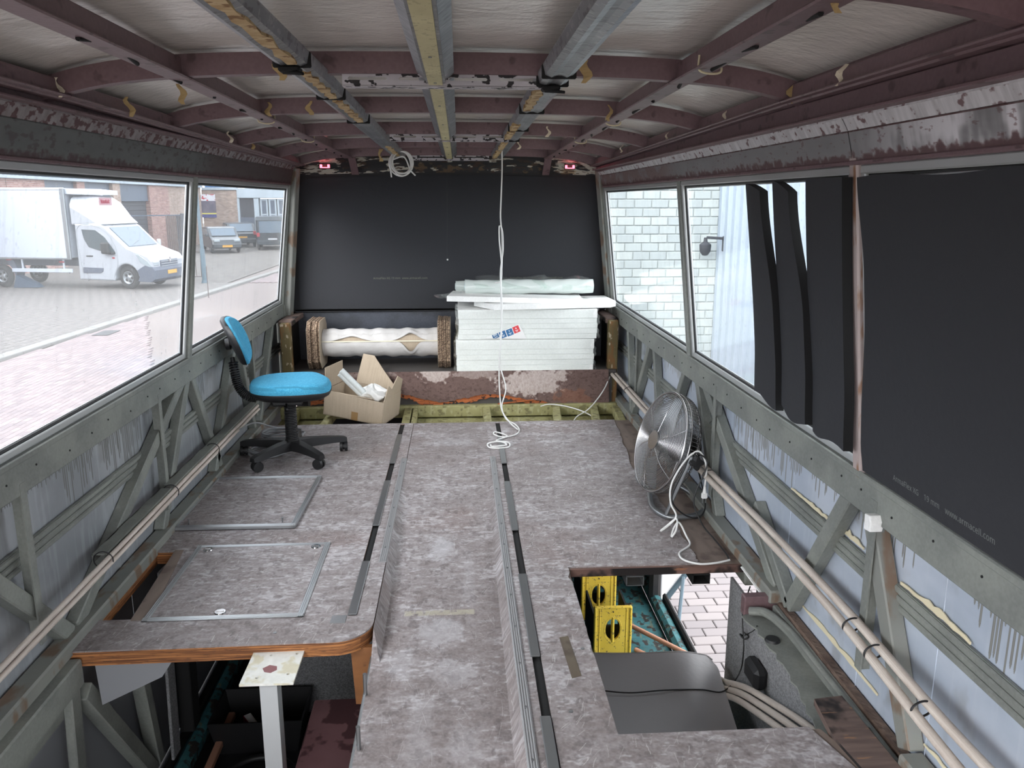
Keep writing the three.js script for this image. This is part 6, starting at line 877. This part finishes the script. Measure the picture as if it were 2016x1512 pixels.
// ---------------------------------------------------------------- brick buildings across the street
{
  const X = -17.5, t = thing('brick_building', 'long red brick industrial building with dark doors and a blue corrugated roof edge', 'building', [X, GY, -45]), z = (u) => u + 45, H = 3.85;
  const seg = (n, a, b, y0, y1, d, m) => put(t, n, bx(-1.2, d, y0, y1, z(a), z(b)), m);
  seg('wall', -33.6, -12, 0, H, 0, M.brickFar); seg('wall', -36.6, -33.6, 0, H, 0.02, M.brickFar);
  seg('window_band', -39.5, -36.6, 2.2, H, -0.1, M.facadeDark); seg('apron_wall', -39.5, -36.6, 0, 2.2, 0, M.brickFar); seg('pilaster', -40.3, -39.5, 0, H, 0.06, M.brickFar); seg('window_band', -43.4, -40.3, 2.2, H, -0.1, M.facadeDark); seg('apron_wall', -43.4, -40.3, 0, 2.2, 0, M.brickFar); seg('pilaster', -44.3, -43.4, 0, H, 0.08, M.brickPale);
  seg('door_lintel', -48.4, -44.3, 2.85, H, -0.05, M.facadeDark); seg('roller_door', -48.4, -44.3, 0, 2.85, -0.2, M.facadeDoor); for (let i = 0; i < 11; i++) put(t, 'door_slat', bx(-0.2, -0.17, 0.06 + i * 0.255, 0.28 + i * 0.255, z(-48.35), z(-44.35), 0.01), M.facadeDoor);
  seg('wall', -51.5, -48.4, 0, H, 0.05, M.brickFar); seg('wall', -58, -51.5, 0, H, 0.0, M.brickPale);
  const rf = put(t, 'roof_edge', bx(-1.2, 0.12, H, H + 0.1, z(-58), z(-12)), M.blueRoof); for (let q = -57.9; q < -26; q += 0.3) { const cm = new THREE.Mesh(uvBox(bx(0.1, 0.2, H + 0.02, H + 1.3, z(q), z(q + 0.17), 0.02)), M.blueRoof); cm.name = 'corrugation'; cm.castShadow = true; rf.add(cm); } put(t, 'roof_fascia', bx(-1.2, 0.12, H + 0.1, H + 1.35, z(-58), z(-12)), M.blueRoof); put(t, 'gutter', bx(0, 0.16, H - 0.12, H + 0.02, z(-58), z(-12), 0.02), M.facadeWhite);
  const e = thing('brick_building', 'pale brick end building with a white lintel, dark door and tall windows', 'building', [-15, GY, -58.03]);
  put(e, 'wall', bx(-2.46, -0.1, 0, 3.6, -3, 0), M.brickPale); put(e, 'coping', bx(-2.4, -0.05, 3.58, 3.75, -0.2, 0.1, 0.02), M.facadeWhite); put(e, 'lintel', bx(-0.1, 4.5, 3.05, 3.7, -3, 0.08, 0.02), M.facadeWhite);
  put(e, 'door', bx(0.0, 1.0, 0, 3.05, -0.6, -0.15), M.facadeDoor); put(e, 'door_post', bx(-0.12, 0.02, 0, 3.05, -0.6, 0.02), M.facadeWhite); put(e, 'door_post', bx(1.0, 1.32, 0, 3.05, -0.6, 0.02), M.facadeWhite); put(e, 'gate_leaf', bx(0.02, 1.1, 0, 1.75, -0.1, -0.04), M.facadeDark);
  for (let i = 0; i < 5; i++) { const x = 1.4 + i * 0.58; const w = put(e, 'window', bx(x, x + 0.5, 0.9, 3.0, -0.6, -0.08), M.facadeWhite); const q = new THREE.Mesh(uvBox(join([bx(x + 0.12, x + 0.4, 1.0, 1.9, -0.1, -0.06), bx(x + 0.12, x + 0.4, 2.0, 2.9, -0.1, -0.06)])), M.facadeDark); q.name = 'pane'; w.add(q); } put(e, 'apron', bx(1.3, 4.5, 0, 0.9, -0.6, 0), M.brickPale); put(e, 'roof', [bx(-2.3, 4.5, 3.76, 4.9, -3, -0.3)], M.blueRoof); for (let i = 0; i < 22; i++) put(e, 'roof_rib', bx(-2.25 + i * 0.31, -2.08 + i * 0.31, 3.78, 4.9, -0.32, -0.22, 0.02), M.blueRoof);
  put(e, 'back_wall', bx(4.5, 12, 0, 4, -3, -2.5), M.brickPale);
  const b = thing('banner', 'advertising banner with blue foot on the pale brick wall', 'banner', [-17.05, GY + 1.75, -57.97]); put(b, 'print', bx(-0.5, 0.5, 0, 1.55, 0, 0.02).translate(0, 0, 0), dup(M.poster, {})); b.children[0].geometry.attributes.uv.array.forEach((v, i, a) => { a[i] = i % 2 ? v / 1.55 : v + 0.5; });
}
// ---------------------------------------------------------------- white brick wall and corrugated shed on the right
{
  const t = thing('white_brick_wall', 'white painted brick wall beyond the right windows', 'wall', [2.4, GY, -10.6]);
  put(t, 'mortar', bx(-1.5, 1.0, 0, 3.5, -0.3, -0.008), M.joint);
  const m = [0xa8b0b1, 0xa2aaac, 0xadb4b4].map((c) => std({ color: new THREE.Color(c), roughness: 0.85, bumpMap: bumpMid, bumpScale: 0.003 })), g = uvBox(plain(cbox(0.212, 0.1, 0.03, 0.006))), h = uvBox(plain(cbox(0.1, 0.1, 0.03, 0.006)));
  for (let r = 0; r < 26; r++) for (let c = 0; c < 12; c++) { const x = -1.36 + c * 0.222 + (r % 2) * 0.111, y = 0.62 + r * 0.111; if (x > 0.99) continue; const half = x > 0.9; const q = new THREE.Mesh(half ? h : g, m[Math.floor(rnd() * 3)]); q.name = 'brick'; q.position.set(half ? x - 0.05 : x, y, -0.006 + rr(-0.002, 0.002)); q.castShadow = q.receiveShadow = true; t.add(q); }
  const s = thing('corrugated_shed', 'pale grey corrugated metal shed wall beside the white brick wall', 'shed', [3.36, GY, -6]);
  put(s, 'backing', bx(0.06, 0.3, 0, 3.4, -4.6, -1.6), M.corr);
  for (let i = 0; i < 11; i++) { const z = -4.62 + i * 0.27; put(s, 'corrugation', loft([0, 3.4].map((y) => [[0.08, y, z], [0.0, y, z + 0.05], [0.0, y, z + 0.15], [0.08, y, z + 0.2]]), { caps: true }), M.corr); }
  const l = thing('wall_lamp', 'dark lamp hanging from a bracket at the corner of the corrugated shed', 'lamp', [3.34, 0.84, -10.35]); l.scale.setScalar(0.68);
  put(l, 'plate', bx(0.04, 0.07, -0.14, 0.14, -0.06, 0.06, 0.01), M.facadeDoor); put(l, 'arm', bar([0.05, 0.1, 0], [-0.28, 0.12, 0.02], 0.05, 0.05, 0.01), M.facadeDoor); put(l, 'housing', new THREE.LatheGeometry([[0.001, -0.22], [0.05, -0.21], [0.1, -0.14], [0.11, -0.02], [0.1, 0.0], [0.04, 0.04], [0.03, 0.12], [0.001, 0.12]].map((p) => new THREE.Vector2(...p)), 24).translate(-0.3, 0.0, 0.02), M.facadeDoor);
  const hd = thing('luggage_hatch', 'white underside of the open luggage hatch outside the bus', 'hatch', [1.2, -0.6, -4.42]); wput(hd, 'leaf', slab([[1.165, -0.2], [1.165, -0.99], [1.36, -0.71], [1.62, -0.34], [1.7, -0.2]], [], 0.03, 0.006).translate(0, 0, -4.44), M.eps);
  wput(hd, 'stay', bar([1.17, -1.0, -4.4], [1.62, -0.36, -4.4], 0.025, 0.03, 0.004), M.lampPost); wput(hd, 'stay', bar([1.3, -0.8, -4.38], [1.17, -0.95, -4.0], 0.02, 0.02, 0.004), M.lampPost);
}
// stickers on the panes
{
  const st = (label, x, y, z, turn) => { const c = document.createElement('canvas'); c.width = 256; c.height = 64; const g = c.getContext('2d'); g.fillStyle = '#f6e6ea'; g.fillRect(0, 0, 256, 64); g.fillStyle = '#d0466a'; g.font = 'bold 46px sans-serif'; g.fillText('Nooduit', 30, 48); const tx = new THREE.CanvasTexture(c); tx.colorSpace = THREE.SRGBColorSpace; tx.magFilter = THREE.LinearFilter; tx.wrapS = tx.wrapT = THREE.RepeatWrapping; tx.repeat.set(1 / 0.1, 1 / 0.025); tx.offset.set(0.5, 0.5); const t = thing('window_sticker', label, 'sticker', [x, y, z], turn); t.rotation.set(0, turn, 0); put(t, 'print', bx(-0.05, 0.05, -0.0125, 0.0125, 0, 0.0008), phys({ map: tx, roughness: 1, transmission: 0.5, thickness: 0 })); };
  st('small red and white sticker on the nearest left window pane', -1.177, 1.377, -2.86, Math.PI / 2); st('small red and white sticker on the middle right window pane', 1.035, 1.375, -2.86, -Math.PI / 2);
}
renderer.render(scene, camera);
